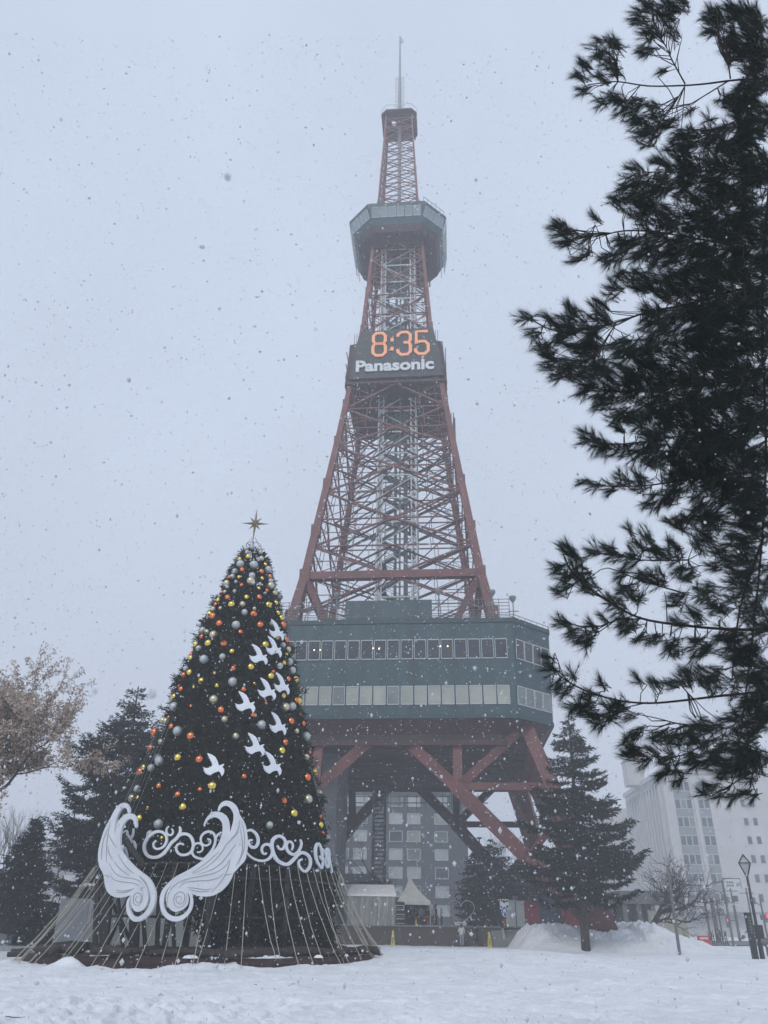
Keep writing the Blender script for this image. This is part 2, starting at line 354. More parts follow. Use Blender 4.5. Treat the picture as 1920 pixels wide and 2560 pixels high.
for sx in (-1, 1):
    for sy in (-1, 1):
        mb = MB()
        for a, b in zip(zs_leg[:-1], zs_leg[1:]):
            t = (LT(a)+LT(b))/2; mb.bar((sx*W(a), sy*W(a), a), (sx*W(b), sy*W(b), b+.05), t, t, up=(0, 1, 0))
        for z in zs_leg[5:-2]: mb.box((sx*W(z), sy*W(z), z), (LT(z)*1.25, LT(z)*1.25, LT(z)*1.7))
        lg = mb.build('leg', 'red', tw)
        mbs = MB(); mbs.box((sx*17.5, sy*17.5, .1), (2.6, 2.6, .9)); mbs.build('foot', 'concrete', lg)
# lower arch truss (each of the four faces)
for k in range(4):
    mb = MB(); t = .95
    for s in (-1, 1):
        mb.bar(fp(k, s*.6, 17.3), fp(k, s*6.06, 12.1), t); mb.bar(fp(k, s*6.06, 12.1), fp(k, s*17.2, .6), t+.15)
        mb.bar(fp(k, s*6.2, 12.0), fp(k, s*6.3, 17.3), .8); mb.bar(fp(k, s*6.3, 12.2), fp(k, s*12.2, 17.4), .75)
        mb.bar(fp(k, s*6.2, 12.1), fp(k, s*13.9, 12.1), .62)
        mb.bar(fp(k, s*11.5, 6.4), fp(k, s*14.6, 9.5), .45)
    if k == 1: mb.bar(fp(k, -12.9, 15.9), fp(k, 12.9, 15.9), .55)
    mb.build('arch_brace', 'red' if k != 1 else 'darkred', tw)  # same red truss at the back, its shade put into a darker colour
    if k != 1:
        # curved inner plates between the legs, seen as sweeping ribs on the side faces
        mb = MB()
        for s in (-1, 1):
            pts = [fp(k, s*u, z) for u, z in ((16.6, 1.5), (15.2, 6.2), (12.6, 9.6), (8.0, 11.3))]
            if k > 1: 
                for p_, q_ in zip(pts[:-1], pts[1:]): mb.bar(p_, q_, .8, .35)
        if k > 1: mb.build('curved_rib', 'red', tw)
# lattice on the four faces above the podium
levels = [29.6, 34.2, 38.0, 41.6, 45.4, 49.0, 52.2, 55.0, 58.2, 62.2]
def lattice(k, zs, tb, th, tl, rows_mid=True):
    mb = MB(); light = MB()
    for i, (a, b) in enumerate(zip(zs[:-1], zs[1:])):
        wa, wb = W(a), W(b); m = (a+b)/2; wm = W(m)
        mb.bar(fp(k, -wb, b), fp(k, wb, b), th)
        if i % 2 == 0:
            mb.bar(fp(k, -wa, a), fp(k, 0, b), tb); mb.bar(fp(k, wa, a), fp(k, 0, b), tb)
            light.bar(fp(k, -wb, b), fp(k, -wa*.45, (a+b)/2), tl); light.bar(fp(k, wb, b), fp(k, wa*.45, (a+b)/2), tl)
            light.bar(fp(k, -wa*.5, a), fp(k, -wb*.5, b), tl); light.bar(fp(k, wa*.5, a), fp(k, wb*.5, b), tl)
        else:
            mb.bar(fp(k, 0, a), fp(k, -wb, b), tb); mb.bar(fp(k, 0, a), fp(k, wb, b), tb)
            light.bar(fp(k, -wa, a), fp(k, -wa*.45, m), tl); light.bar(fp(k, wa, a), fp(k, wa*.45, m), tl)
            light.bar(fp(k, -wa*.55, a), fp(k, -wb*.55, b), tl); light.bar(fp(k, wa*.55, a), fp(k, wb*.55, b), tl)
        light.bar(fp(k, -wm, m), fp(k, -wm*.42, m), tl); light.bar(fp(k, wm, m), fp(k, wm*.42, m), tl)
        for s in (-1, 1):      # laced secondary verticals beside each leg
            for q in range(4):
                z0 = a+(b-a)*q/4; z1 = a+(b-a)*(q+1)/4
                light.bar(fp(k, s*W(z0)*.83, z0), fp(k, s*W(z1)*.83, z1), tl*.8)
                light.bar(fp(k, s*W(z0), z0), fp(k, s*W(z1)*.83, z1), tl*.7) if q % 2 else light.bar(fp(k, s*W(z0)*.83, z0), fp(k, s*W(z1), z1), tl*.7)
    return mb, light
def split_lr(m_, k):                  # lacing left and right of the middle of a face
    out = []; ax_ = 0 if k < 2 else 1; nb_ = len(m_.v)//8
    for s in (-1, 1):
        q = MB()
        for i in range(nb_):
            vs = m_.v[8*i:8*i+8]
            if s*sum(v[ax_] for v in vs) > 0: q.add(vs, [(0, 3, 2, 1), (4, 5, 6, 7), (0, 1, 5, 4), (1, 2, 6, 5), (2, 3, 7, 6), (3, 0, 4, 7)])
        out.append(q)
    return out
for k in range(4):
    mb, li = lattice(k, levels, .2, .14, .075)
    br = mb.build('lattice_brace', 'red', tw)
    for L_i in split_lr(li, k): L_i.build('lacing', 'darkred' if k == 1 else 'red', br)  # back lacing takes the darker red in place of shade
    mb = MB(); mb.bar(fp(k, -9.4, 34.2), fp(k, 9.4, 34.2), .85)
    for s in (-1, 1): mb.bar(fp(k, s*9.1, 33.8), fp(k, s*5.9, 27.2), .62)
    mb.build('heavy_girder', 'red', tw)
mb = MB()                               # plan bracing inside
for z in levels[1:]:
    w = W(z)
    for a, b in (((-w, -w), (0, -w)), ((w, -w), (0, w)), ((-w, w), (0, -w))): mb.bar((a[0], a[1], z), (b[0], b[1], z), .1)
    mb.bar((-w, 0, z), (0, w, z), .16); mb.bar((0, w, z), (w, 0, z), .16); mb.bar((w, 0, z), (0, -w, z), .16); mb.bar((0, -w, z), (-w, 0, z), .16)
    mb.bar((-w, -w, z), (-2.6, -2.6, z), .14); mb.bar((w, -w, z), (2.6, -2.6, z), .14); mb.bar((-w, w, z), (-2.6, 2.6, z), .14); mb.bar((w, w, z), (2.6, 2.6, z), .14)
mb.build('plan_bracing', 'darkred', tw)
up_levels = [71.5, 75.2, 79, 82.6, 86.2, 89.5]
for k in range(4):
    mb, li = lattice(k, up_levels, .18, .14, .08)
    br = mb.build('upper_brace', 'red', tw)
    for L_i in split_lr(li, k): L_i.build('lacing', 'red', br)
tl_ = [94.5, 97.6, 100.6, 103.6, 106.5, 109.4, 112.2, 115, 117.8, 120.3]
for k in range(4):
    mb = MB()
    for a, b in zip(tl_[:-1], tl_[1:]):
        wa, wb = W(a), W(b); m = (a+b)/2
        mb.bar(fp(k, -wb, b), fp(k, wb, b), .09)
        mb.bar(fp(k, -wa, a), fp(k, wb, b), .1); mb.bar(fp(k, wa, a), fp(k, -wb, b), .1)
        mb.bar(fp(k, 0, b), fp(k, W(m), m), .06); mb.bar(fp(k, 0, b), fp(k, -W(m), m), .06)
    mb.build('mast_lattice', 'red', tw)
mb = MB(); mb.tube([(0, 0, 94), (0, 0, 122)], .28, 8); mb.build('mast_cable_duct', 'spire', tw)
# lift shaft: four grey lattice columns, landings and zigzag stairs
sh = MB(); H0, H1, hw = 18.3, 89.6, 2.4
for sx in (-1, 1):
    for sy in (-1, 1):
        for d in (0, .62):
            sh.bar((sx*(hw-d), sy*hw, H0), (sx*(hw-d), sy*hw, H1), .16); 
        z = H0
        while z < H1-.8:
            sh.bar((sx*hw, sy*hw, z), (sx*(hw-.62), sy*hw, z+.8), .07); z += .8
n = 22
for i in range(n+1):
    z = H0+(H1-H0)*i/n
    for s in (-1, 1):
        sh.bar((-hw, s*hw, z), (hw, s*hw, z), .15); sh.bar((s*hw, -hw, z), (s*hw, hw, z), .15)
    if i < n:
        z2 = H0+(H1-H0)*(i+1)/n
        for s in (-1, 1):
            sh.bar((-hw, s*hw, z), (hw, s*hw, z2), .09) if i % 2 else sh.bar((hw, s*hw, z), (-hw, s*hw, z2), .09)
            sh.bar((s*hw, -hw, z), (s*hw, hw, z2), .09); sh.bar((s*hw, hw, z), (s*hw, -hw, z2), .09)
sh.build('lift_shaft', 'shaft', tw)
mb = MB()
for i in range(n*2):
    z = H0+(H1-H0)*i/(n*2); z2 = z+(H1-H0)/(n*2); s = 1 if i % 2 else -1
    mb.bar((-1.5*s, -1.2*s, z), (1.5*s, -1.2*s, z2), .85, .16, up=(0, 0, 1)); mb.bar((-1.5*s, -1.62*s, z+.9), (1.5*s, -1.62*s, z2+.9), .06)
    mb.bar((-1.5*s, -.8*s, z+.9), (1.5*s, -.8*s, z2+.9), .06)
    mb.box((1.75*s, 0, z2), (.8, 2.6, .12))
mb.bar((.9, .9, H0), (.9, .9, H1), .5); mb.bar((-.4, 1.2, H0), (-.4, 1.2, H1), .35); mb.bar((0.35, -1.9, H0), (.35, -1.9, H1), .22)
mb.build('zigzag_stairs', 'stair', tw)

# ---- podium
def octa(Rr, ch, z): return [(-Rr+ch, -Rr, z), (Rr-ch, -Rr, z), (Rr, -Rr+ch, z), (Rr, Rr-ch, z), (Rr-ch, Rr, z), (-Rr+ch, Rr, z), (-Rr, Rr-ch, z), (-Rr, -Rr+ch, z)]
mb = MB(); mb.loft([octa(15.15, 3.6, 17.95), octa(15.45, 3.65, 26.3), octa(15.45, 3.65, 26.9)]); pod = mb.build('podium', 'teal', tw)
mb = MB(); mb.loft([octa(15.55, 3.7, 26.55), octa(15.55, 3.7, 26.98)]); mb.build('roof_rim', 'tealdark', pod)
mb = MB(); mb.loft([octa(15.22, 3.6, 17.75), octa(15.22, 3.6, 18.1)]); mb.build('base_rim', 'tealdark', pod)
mb = MB(); mb.loft([octa(13.7, 3.6, 16.6), octa(15.05, 4.0, 17.85)]); mb.build('sloped_fascia', 'darkred', pod)
mb = MB(); mb.loft([octa(13.75, 3.6, 16.1), octa(13.75, 3.6, 16.65)])
for i in range(-6, 7): mb.box((i*2.1, 0, 16.0), (.25, 27, .5))
for i in range(-4, 5): mb.box((0, i*3.1, 15.95), (27, .3, .62))
mb.build('soffit', 'under', pod)
mb = MB(); mb.loft([octa(13.86, 3.62, 15.7), octa(13.86, 3.62, 16.12)]); mb.build('edge_girder', 'darkred', pod)
def wall_pt(R0, R1, ch0, z0, z1, seg, s, z, out=0.):     # point on podium wall segment at arc s (m from its middle)
    t = (z-z0)/(z1-z0); Rr = R0+(R1-R0)*t; ch = ch0
    a = octa(Rr, ch, z); p, q = Vector(a[seg]), Vector(a[(seg+1) % 8]); d = (q-p).normalized(); mid = (p+q)/2
    nrm = Vector((d.y, -d.x, 0)); return mid+d*s+nrm*out
def window(parent, g, s, z0, z1, w, pane, wp, out=.03, fw=.05):
    mb = MB(); a = lambda ss, zz, o: wp(g, ss, zz, o)
    for (sa, za, sb, zb) in ((-w/2, z0, w/2, z0), (-w/2, z1, w/2, z1), (-w/2, z0, -w/2, z1), (w/2, z0, w/2, z1)):
        mb.bar(a(s+sa, za, out+.02), a(s+sb, zb, out+.02), fw, .08)
    f = mb.build('window', 'frame', parent)
    pb = MB(); pb.add([a(s-w/2, z0, out), a(s+w/2, z0, out), a(s+w/2, z1, out), a(s-w/2, z1, out), a(s-w/2, z0, out-.02), a(s+w/2, z0, out-.02), a(s+w/2, z1, out-.02), a(s-w/2, z1, out-.02)],
                      [(0, 1, 2, 3), (7, 6, 5, 4), (0, 4, 5, 1), (1, 5, 6, 2), (2, 6, 7, 3), (3, 7, 4, 0)])
    pb.build('pane', pane, f); return f
wp = lambda g, s, z, o: wall_pt(15.15, 15.45, 3.63, 17.95, 26.3, g, s, z, o)
pit = 1.215
for i in range(18):
    s = (i-8.5)*pit*1.02
    window(pod, 0, s, 23.15, 24.95, 1.06, 'glass', wp)
    window(pod, 0, s, 19.0, 20.62, 1.06, 'blind' if i not in (4, 5, 9, 12) else ('blind2' if i in (5, 9) else 'blind'), wp)
for g in (1, 7):
    for i in range(4):
        s = (i-1.5)*1.2
        window(pod, g, s, 23.15, 24.95, 1.08, 'glass', wp); window(pod, g, s, 19.0, 20.62, 1.08, 'blind2', wp)
for i, z in ((2.9, 24.1), (3.35, 24.1), (7.9, 24.15), (12.6, 24.3), (13.15, 24.3), (7.45, 24.2)):
    mb = MB(); p = wall_pt(15.15, 15.45, 3.63, 17.95, 26.3, 0, (i-8.5)*pit, z, .05); mb.lathe((p.x, p.y, p.z), [(.02, -.06), (.06, 0), (.02, .06)], 6)
    mb.build('ceiling_lamp', 'warm', pod)
mb = MB(); mb.box((.1, -14.9, 27.9), (8.3, .5, 2.3)); mb.build('roof_screen', 'teal', pod)
mb = MB()
for j in range(7):
    z = 27.1+j*.34
    for s, e in (((-11.6, -14.7), (11.6, -14.7)), ((11.6, -14.7), (14.6, -11.6)), ((-11.6, -14.7), (-14.6, -11.6)), ((14.6, -11.6), (14.6, 11.6)), ((-14.6, -11.6), (-14.6, 11.6))):
        if j > 1 and s[1] != -14.7: continue
        if j > 1 and e[1] != -14.7: continue
        mb.bar((s[0], s[1], z), (e[0], e[1], z), .05)
for i in range(25):
    x = -11.6+i*23.2/24; mb.bar((x, -14.7, 26.9), (x, -14.7, 29.2), .06)
mb.build('roof_railing', 'rail', pod)
mb = MB(); rimr = octa(15.5, 3.7, 27.3)
for i in range(8): mb.bar(rimr[i], rimr[(i+1) % 8], .05)
for i in range(8):
    for q in range(6): p = Vector(rimr[i]).lerp(Vector(rimr[(i+1) % 8]), q/6); mb.bar(p, p-Vector((0, 0, .5)), .04)
mb.build('edge_rail', 'rail', pod)
for x, y, z in ((-10.8, -14.2, 29.8), (-5.1, -14.0, 30.0), (4.9, -14.0, 30.2), (10.1, -13.8, 30.1), (12.0, -14.4, 29.2)):
    mb = MB(); mb.bar((x, y, 27), (x, y, z), .1); mb.bar((x-.5, y, z-1.2), (x+.5, y, z-1.2), .08); mb.lathe((x, y, z), [(.08, -.3), (.2, -.15), (.34, .1), (.34, .3), (.1, .36)], 10); mb.build('floodlight', 'lamp', pod)
# concrete core and hanging stair
mb = MB(); mb.box((-6.6, -6.0, 8.0), (3.4, 8, 16.2)); mb.build('concrete_core', 'concrete', tw)
mb = MB()
for i in range(34):
    z = 1.2+i*.44; mb.box((-2.6, 9.5, z), (1.1, .9, .08))
for x in (-3.25, -1.95):
    mb.bar((x, 9, 1.0), (x, 9, 16), .22); mb.bar((x, 10, 1.0), (x, 10, 16), .22)
for i in range(7):
    z = 1.5+i*2.1; mb.bar((-3.25, 9, z), (-1.95, 9, z+2.1), .14)
mb.build('hanging_stair', 'stair', tw)
for k, z in ((1, 14.4),):
    mb = MB(); mb.bar(fp(k, -10, 14.4), fp(k, 10, 14.4), .1); mb.bar(fp(k, -10, 15.1), fp(k, 10, 15.1), .08)
    for i in range(18): mb.bar(fp(k, -9+i*1.05, 13.6), fp(k, -9+i*1.05, 15.4), .07)
    mb.build('catwalk_rail', 'stair', tw)

# ---- clock block
mb = MB(); Rc = 5.95
mb.loft([[(-a, -min(a, 6.2), z), (a, -min(a, 6.2), z), (a, min(a, 6.2), z), (-a, min(a, 6.2), z)] for a, z in ((6.35, 62.45), (6.45, 63.1), (6.1, 66.4), (5.95, 68.7), (5.0, 69.8), (4.9, 70.2))])
cb = mb.build('clock_housing', 'under', tw)
mb = MB()
for s in (-1, 1):
    for i in range(9): mb.bar((s*6.5, -5.6+i*1.35, 62.1), (s*6.05, -5.5+i*1.3, 69.1+.4*(i % 2)), .12)
    for z in (63.5, 65.5, 67.5): mb.bar((s*6.45, -6, z), (s*6.45, 6, z), .1)
    for i in range(3): mb.bar((s*(4.9+.3*i), -5.6, 68.5), (s*(4.9+.3*i), -5.6, 70.9), .07)
mb.build('housing_frame', 'red', cb)
CBY = -6.75
cfn = lambda a, b: Vector((a, CBY-.0*(b-65), b))
mb = MB(); mb.plate([(-5.85, 62.5), (6.1, 62.6), (5.8, 66.0), (4.85, 70.45), (-4.55, 70.2), (-5.25, 66.4)], [], cfn, Vector((0, 1, 0)), .7); clk = mb.build('clock_board', 'board', tw)
def stroke(mb, pts, w, fn, closed=False, th=.08, nrm=Vector((0, 1, 0))):
    pts = [Vector((a, b)) for a, b in pts]; m = len(pts); L_, R_ = [], []
    for i, p in enumerate(pts):
        if closed: a, b = pts[i-1], pts[(i+1) % m]
        else: a, b = pts[max(i-1, 0)], pts[min(i+1, m-1)]
        d = (b-a).normalized(); nn = Vector((-d.y, d.x)); ww = w[i] if hasattr(w, '__len__') else w
        L_.append(p+nn*ww/2); R_.append(p-nn*ww/2)
    vs = []
    for a, b in zip(L_, R_): A = fn(*a); B = fn(*b); vs += [A, B, B+nrm*th, A+nrm*th]
    k = m if closed else m-1; fs = []
    for i in range(k):
        j = (i+1) % m
        for q in range(4): fs.append((4*i+q, 4*i+(q+1) % 4, 4*j+(q+1) % 4, 4*j+q))
    if not closed: fs += [(0, 1, 2, 3), (4*m-1, 4*m-2, 4*m-3, 4*m-4)]
    mb.add(vs, fs)
def smooth(pts, n=5, closed=False):
    P_ = [np.array(p, float) for p in pts]; m = len(P_); out = []
    for i in range(m if closed else m-1):
        p1, p2 = P_[i], P_[(i+1) % m]; p0 = P_[i-1] if (closed or i > 0) else p1; p3 = P_[(i+2) % m] if (closed or i < m-2) else p2
        for k in range(n):
            t = k/n; out.append(tuple(.5*((2*p1)+(-p0+p2)*t+(2*p0-5*p1+4*p2-p3)*t*t+(-p0+3*p1-3*p2+p3)*t**3)))
    if not closed: out.append(tuple(P_[-1]))
    return out
dfn = lambda a, b: Vector((a, CBY-.14, b))
H = 3.7; z0 = 66.05
def dig(x, shape):
    w = 1.62
    S = {'8': [([(.25, 0), (.75, 0), (1, .12), (1, .4), (.86, .52), (.14, .52), (0, .4), (0, .12)], True), ([(.18, .52), (.82, .52), (.98, .64), (.98, .88), (.75, 1), (.25, 1), (.02, .88), (.02, .64)], True)],
         '3': [([(0, .8), (0, .88), (.25, 1), (.75, 1), (1, .88), (1, .64), (.85, .53), (.45, .53)], False), ([(.85, .53), (1, .42), (1, .12), (.75, 0), (.25, 0), (0, .12), (0, .24)], False)],
         '5': [([(1, 1), (.06, 1), (.06, .45), (.3, .55), (.75, .55), (1, .42), (1, .12), (.75, 0), (.25, 0), (0, .12), (0, .24)], False)]}[shape]
    mb = MB()
    for pts, cl in S: stroke(mb, [(x+p*w, z0+q*H) for p, q in pts], .42, dfn, cl)
    mb.build('digit', 'digit', clk)
dig(-2.9, '8'); dig(.33, '3'); dig(2.62, '5')
mb = MB()
for zz in (z0+1.0, z0+2.5): stroke(mb, [(-.42, zz-.3), (-.42, zz+.3)], .4, dfn)
mb.build('colon', 'digit', clk)
text_mb('Panasonic', 2.35, .085, .06, fn=lambda p: (p.x*1.08-.1, CBY-.14-.01-p.z, p.y+64.25)).build('letters', 'letter', clk)
# side antenna racks and platform truss below the clock
for s, (x0, x1, z0_, z1_) in ((1, (7.0, 7.3, 53.4, 60.8)), (-1, (-7.3, -7.0, 56.0, 60.4))):
    mb = MB()
    for q in (0, .9): mb.bar((x0*1.0+s*.0, -1+q*2, z0_), (x1, -1+q*2, z1_), .12)
    for i in range(9): z = z0_+(z1_-z0_)*i/8; mb.bar((x0, -1, z), (x0, .8, z), .08); 
    for i in range(3): z = z0_+(z1_-z0_)*(.4+i*.25); mb.bar((x0, -1, z), (s*W(z), -1, z), .1)
    mb.box((x0+s*.35, 0, (z0_+z1_)/2), (.3, 1.4, (z1_-z0_)*.85)); mb.build('antenna_rack', 'rail', tw)
mb = MB()
for z in (62.1,):
    for s in (-1, 1): mb.bar((-6.4, s*6.3, z), (6.4, s*6.3, z), .35); mb.bar((s*6.3, -6.1, z), (s*6.3, 6.1, z), .35)
for i in range(12): mb.bar((-6+i*1.09, -6.2, 62.3), (-6+i*1.09, 6.2, 62.3), .18)
mb.build('clock_platform', 'darkred', tw)

# ---- observation deck
mb = MB(); R0, R1 = 6.25, 7.15
mb.loft([octa(6.1, 2.55, 90.7), octa(6.3, 2.6, 91.2), octa(6.45, 2.7, 91.5)]); mb.build('deck_sill', 'teal', tw)
mb = MB(); mb.loft([octa(6.45, 2.7, 91.5), octa(7.1, 3.0, 93.35), octa(7.2, 3.05, 93.9), octa(6.9, 2.95, 94.3)]); dk = mb.build('observation_deck', 'teal', tw)
mb = MB(); mb.loft([octa(5.7, 2.4, 89.6), octa(6.1, 2.55, 90.72)])
for i in range(-3, 4): mb.box((i*1.5, 0, 89.5), (.2, 10.6, .35))
mb.build('deck_underside', 'under', dk)
wd = lambda g, s, z, o: wall_pt(6.45, 7.1, 2.7+(z-91.5)*.16, 91.5, 93.35, g, s, z, o)
for i in range(6): window(dk, 0, (i-2.5)*1.2, 91.75, 93.2, 1.02, 'deckglass', wd)
for g in (1, 7, 2, 6):
    for i in range(5 if g in (1, 7) else 7):
        nn_ = 5 if g in (1, 7) else 7; window(dk, g, (i-(nn_-1)/2)*(.76 if g in (1, 7) else 1.1), 91.75, 93.2, .64 if g in (1, 7) else .9, 'deckglass', wd)
mb = MB()
for i in range(8):
    a, b = Vector(octa(6.9, 2.95, 95.2)[i]), Vector(octa(6.9, 2.95, 95.2)[(i+1) % 8])
    if i in (1, 2, 3): mb.bar(a, b, .06)
    for q in range(5):
        p = a.lerp(b, q/5); 
        if i in (1, 2, 3): mb.bar(p, p-Vector((0, 0, 1)), .06)
for x, y, h in ((3.4, -5.2, 2.2), (4.5, -4.6, 1.6), (-1.5, -5, 1.3), (2.0, -4.8, 1.9), (.6, -5.2, 1.0), (-3.2, -4.6, .9), (3.8, -5, 1.8)): mb.bar((x, y, 94.2), (x, y, 94.2+h), .16); mb.box((x, y, 94.2+h*.7), (.35, .35, .7))
mb.build('deck_railing', 'rail', dk)
mb = MB()
for s in (-1, 1):
    for i in range(12): mb.bar((s*6.75, -4+i*.7, 90.4), (s*7.25, -4+i*.7, 93.8), .08)
    mb.bar((s*6.8, -4, 91.2), (s*6.8, 4, 91.2), .1); mb.bar((s*6.3, -3.5, 89.4), (s*6.3, 3.5, 89.4), .1)
mb.build('side_rack', 'frame', dk)
# ---- top platform, railing, spire
mb = MB(); T = 2.95
mb.plate([(-T+.85, -T), (T-.85, -T), (T, -T+.85), (T, T-.85), (T-.85, T), (-T+.85, T), (-T, T-.85), (-T, -T+.85)], [[(-1.3, -.9), (-.55, -.9), (-.55, .1), (-1.3, .1)]], lambda a, b: Vector((a, b, 121.3)), Vector((0, 0, 1)), .35)
tp = mb.build('top_platform', 'under', tw)
mb = MB(); mb.bar((-1.35, -.4, 121.25), (-.5, -.4, 121.25), .12)
for i in range(5): mb.bar((-T+.3+i*1.3, -T+.2, 121.15), (-T+.3+i*1.3, T-.2, 121.15), .16)
mb.build('platform_beam', 'darkred', tp)
mb = MB(); rr = octa(T, .85, 122.75)
for i in range(8):
    a, b = Vector(rr[i]), Vector(rr[(i+1) % 8]); mb.bar(a, b, .06)
    for q in range(3): p = a.lerp(b, q/3); mb.bar(p, p-Vector((0, 0, 1.15)), .05)
mb.build('platform_railing', 'frame', tp)
mb = MB(); mb.tube([(0, 0, 121.5), (0, 0, 125), (0, 0, 134.8), (0, 0, 135), (0, 0, 145), (0, 0, 147.2)], [.36, .36, .27, .2, .14, .1], 10); sp = mb.build('spire', 'spire', tw)
mb = MB()
for i in range(10):
    z = 122.6+i*1.28
    for s in (-1, 1): mb.bar((s*.25, 0, z), (s*.8, 0, z+.35), .05); mb.bar((s*.8, 0, z+.35), (s*.45, 0, z+.85), .05); mb.bar((s*.55, 0, z-.35), (s*.8, 0, z+.35), .05)
mb.build('dipole_antenna', 'spire', sp)
mb = MB(); mb.bar((.25, 0, 145), (.25, 0, 146.8), .16); mb.bar((0, 0, 145.9), (.3, 0, 145.9), .1); mb.bar((.55, 0, 145.2), (.55, 0, 146.1), .16); mb.bar((0, 0, 145.3), (.55, 0, 145.3), .08); mb.build('tip_antenna', 'spire', sp)

# ================================================================== conifers and other trees
def leaf_quads(pos, dirs, length, width, jit=.5):
    """flat leaf-sized quads at pos (n,3) along dirs (n,3)"""
    n = len(pos); d = dirs+rng.normal(0, jit, (n, 3)); d /= np.linalg.norm(d, axis=1)[:, None]+1e-9
    r = rng.normal(0, 1, (n, 3)); s = np.cross(d, r); s /= np.linalg.norm(s, axis=1)[:, None]+1e-9
    L = (length*(.6+.8*rng.random(n)))[:, None]; Wd = (width*(.6+.8*rng.random(n)))[:, None]
    a = pos-s*Wd*.5; b = pos+s*Wd*.5; c = pos+d*L+s*Wd*.22; e = pos+d*L-s*Wd*.22
    return np.stack([a, b, c, e], 1)
def conifer(name, base, Ht, prof, label, group, seed, m='spruce', bm='bark', z0=.12, nlev=46, per=7, leaf=(.26, .09), tr=.3, lean=(0, 0), droop=.25, tw_n=11, lf_n=9, fan=.42, taper=.5):
    global rng; rng = np.random.default_rng(seed)
    t = thing(name, base, label, 'conifer tree', group)
    zs = np.linspace(0, 1, 12); mb = MB()
    ax = lambda f: np.array([lean[0]*f, lean[1]*f, f*Ht])
    mb.tube([tuple(ax(f)-np.array([0, 0, .3*(f == 0)])) for f in zs], [tr*(1-.93*f)+.02 for f in zs], 10); mb.build('trunk', bm, t, smooth=True)
    LQ = []; br = MB()
    for i in range(nlev):
        f = z0+(1-z0)*(i+rng.random()*.6)/nlev
        for k in range(per if f < .9 else 4):
            az = rng.random()*6.283; Rm = prof(f, az)*(.5+.62*rng.random()**.8)
            if Rm < .08: continue
            o = ax(f+.01*rng.normal()); dirh = np.array([math.cos(az), math.sin(az), 0]); side = np.array([-dirh[1], dirh[0], 0])
            n = 8; u = np.linspace(0, 1, n); rise = .16-.5*f*0
            pts = o+dirh*(u[:, None]*Rm)+np.array([0, 0, 1.])*(Rm*(-droop*u+droop*1.35*u**3.2)[:, None])
            br.tube([tuple(p) for p in pts], [max(.006, .05*Rm/3*(1-x)+.008) for x in u], 3)
            nt_ = max(4, int(tw_n*Rm/2.2))
            for q in range(nt_):
                uu = .16+.84*(q+rng.random())/nt_; p = o+dirh*(uu*Rm)+np.array([0, 0, 1.])*Rm*(-droop*uu+droop*1.35*uu**3.2)
                tl = fan*Rm*(1.06-uu)**.6*(.5+.7*rng.random())+.12
                sd = (1 if q % 2 else -1); td = dirh*(.55+.5*uu)+side*sd*(1.0-.55*uu)+np.array([0, 0, -.18+.25*rng.random()]); td /= np.linalg.norm(td)
                nl = max(3, int(lf_n*tl/.7)); w = rng.random(nl)[:, None]
                pp = p+td*w*tl+rng.normal(0, .035, (nl, 3)); LQ.append(leaf_quads(pp, np.repeat(td[None], nl, 0), leaf[0], leaf[1], .55))
    br.build('branches', bm, t); V = np.concatenate(LQ); npmesh('crown', V, 4, m, t); return t

# right-hand spruce on a bare trunk
bp = P(1466, 2384, 61); bp.z = gz(bp.x, bp.y)
top = P(1421, 1788, 61)
pr = lambda pts: (lambda f, az=0: float(np.interp(f, [a for a, b in pts], [b for a, b in pts])))
spr = pr([(0, 0), (.17, 2.2), (.2, 3.9), (.26, 4.2), (.34, 4.6), (.42, 3.7), (.5, 3.9), (.57, 3.0), (.65, 2.9), (.72, 2.1), (.76, 2.3), (.82, 1.7), (.9, 1.4), (.96, .8), (1, .15)])
conifer('spruce_tree', bp, (top-bp).z, spr, 'dark spruce with a bare straight trunk standing in the snow right of the tower', 'spruces and firs in the park', 11, z0=.185, nlev=33, per=6, tr=.3, lean=((top-bp).x, (top-bp).y), droop=.22, tw_n=18, lf_n=12, fan=.33)
# left spruce behind the wing
bp = P(258, 2330, 61); bp.z = 0; top = P(346, 1716, 61)
spl = pr([(0, 3.4), (.2, 4.0), (.3, 4.7), (.42, 4.7), (.55, 5.0), (.66, 3.9), (.74, 4.3), (.82, 2.3), (.9, 1.1), (.95, 1.2), (1, .15)])
conifer('spruce_tree', bp, (top-bp).z, spl, 'broad ragged dark spruce behind the left wing, between brown-leaved tree and decorated tree', 'spruces and firs in the park', 12, z0=.2, nlev=34, per=8, tr=.35, lean=((top-bp).x, 0), droop=.3, tw_n=13, lf_n=11)
# evergreens behind the heart
for (px, py, pt, Y, rad, sd, lab) in ((1192, 2325, 2132, 88, 2.0, 21, 'narrow dark evergreen behind the heart frame'), (1243, 2325, 2098, 92, 3.3, 22, 'pointed evergreen right of the heart frame, under the red brace'), (1305, 2325, 2150, 90, 3.6, 23, 'broad dim evergreen behind the red panel booth')):
    bp = P(px, py, Y); bp.z = 1.2; top = P(px-3, pt, Y); h = (top-bp).z
    conifer('evergreen_tree', bp, h, (lambda r: (lambda f, az=0: r*math.sin(min(1, (1-f)*1.5)*1.57)**.9*(1 if f > .05 else .7)))(rad), lab, 'evergreens behind the tower square', sd, m='thuja', z0=.02, nlev=26, per=9, leaf=(.3, .11), tr=.2, droop=.05, tw_n=7, lf_n=8)
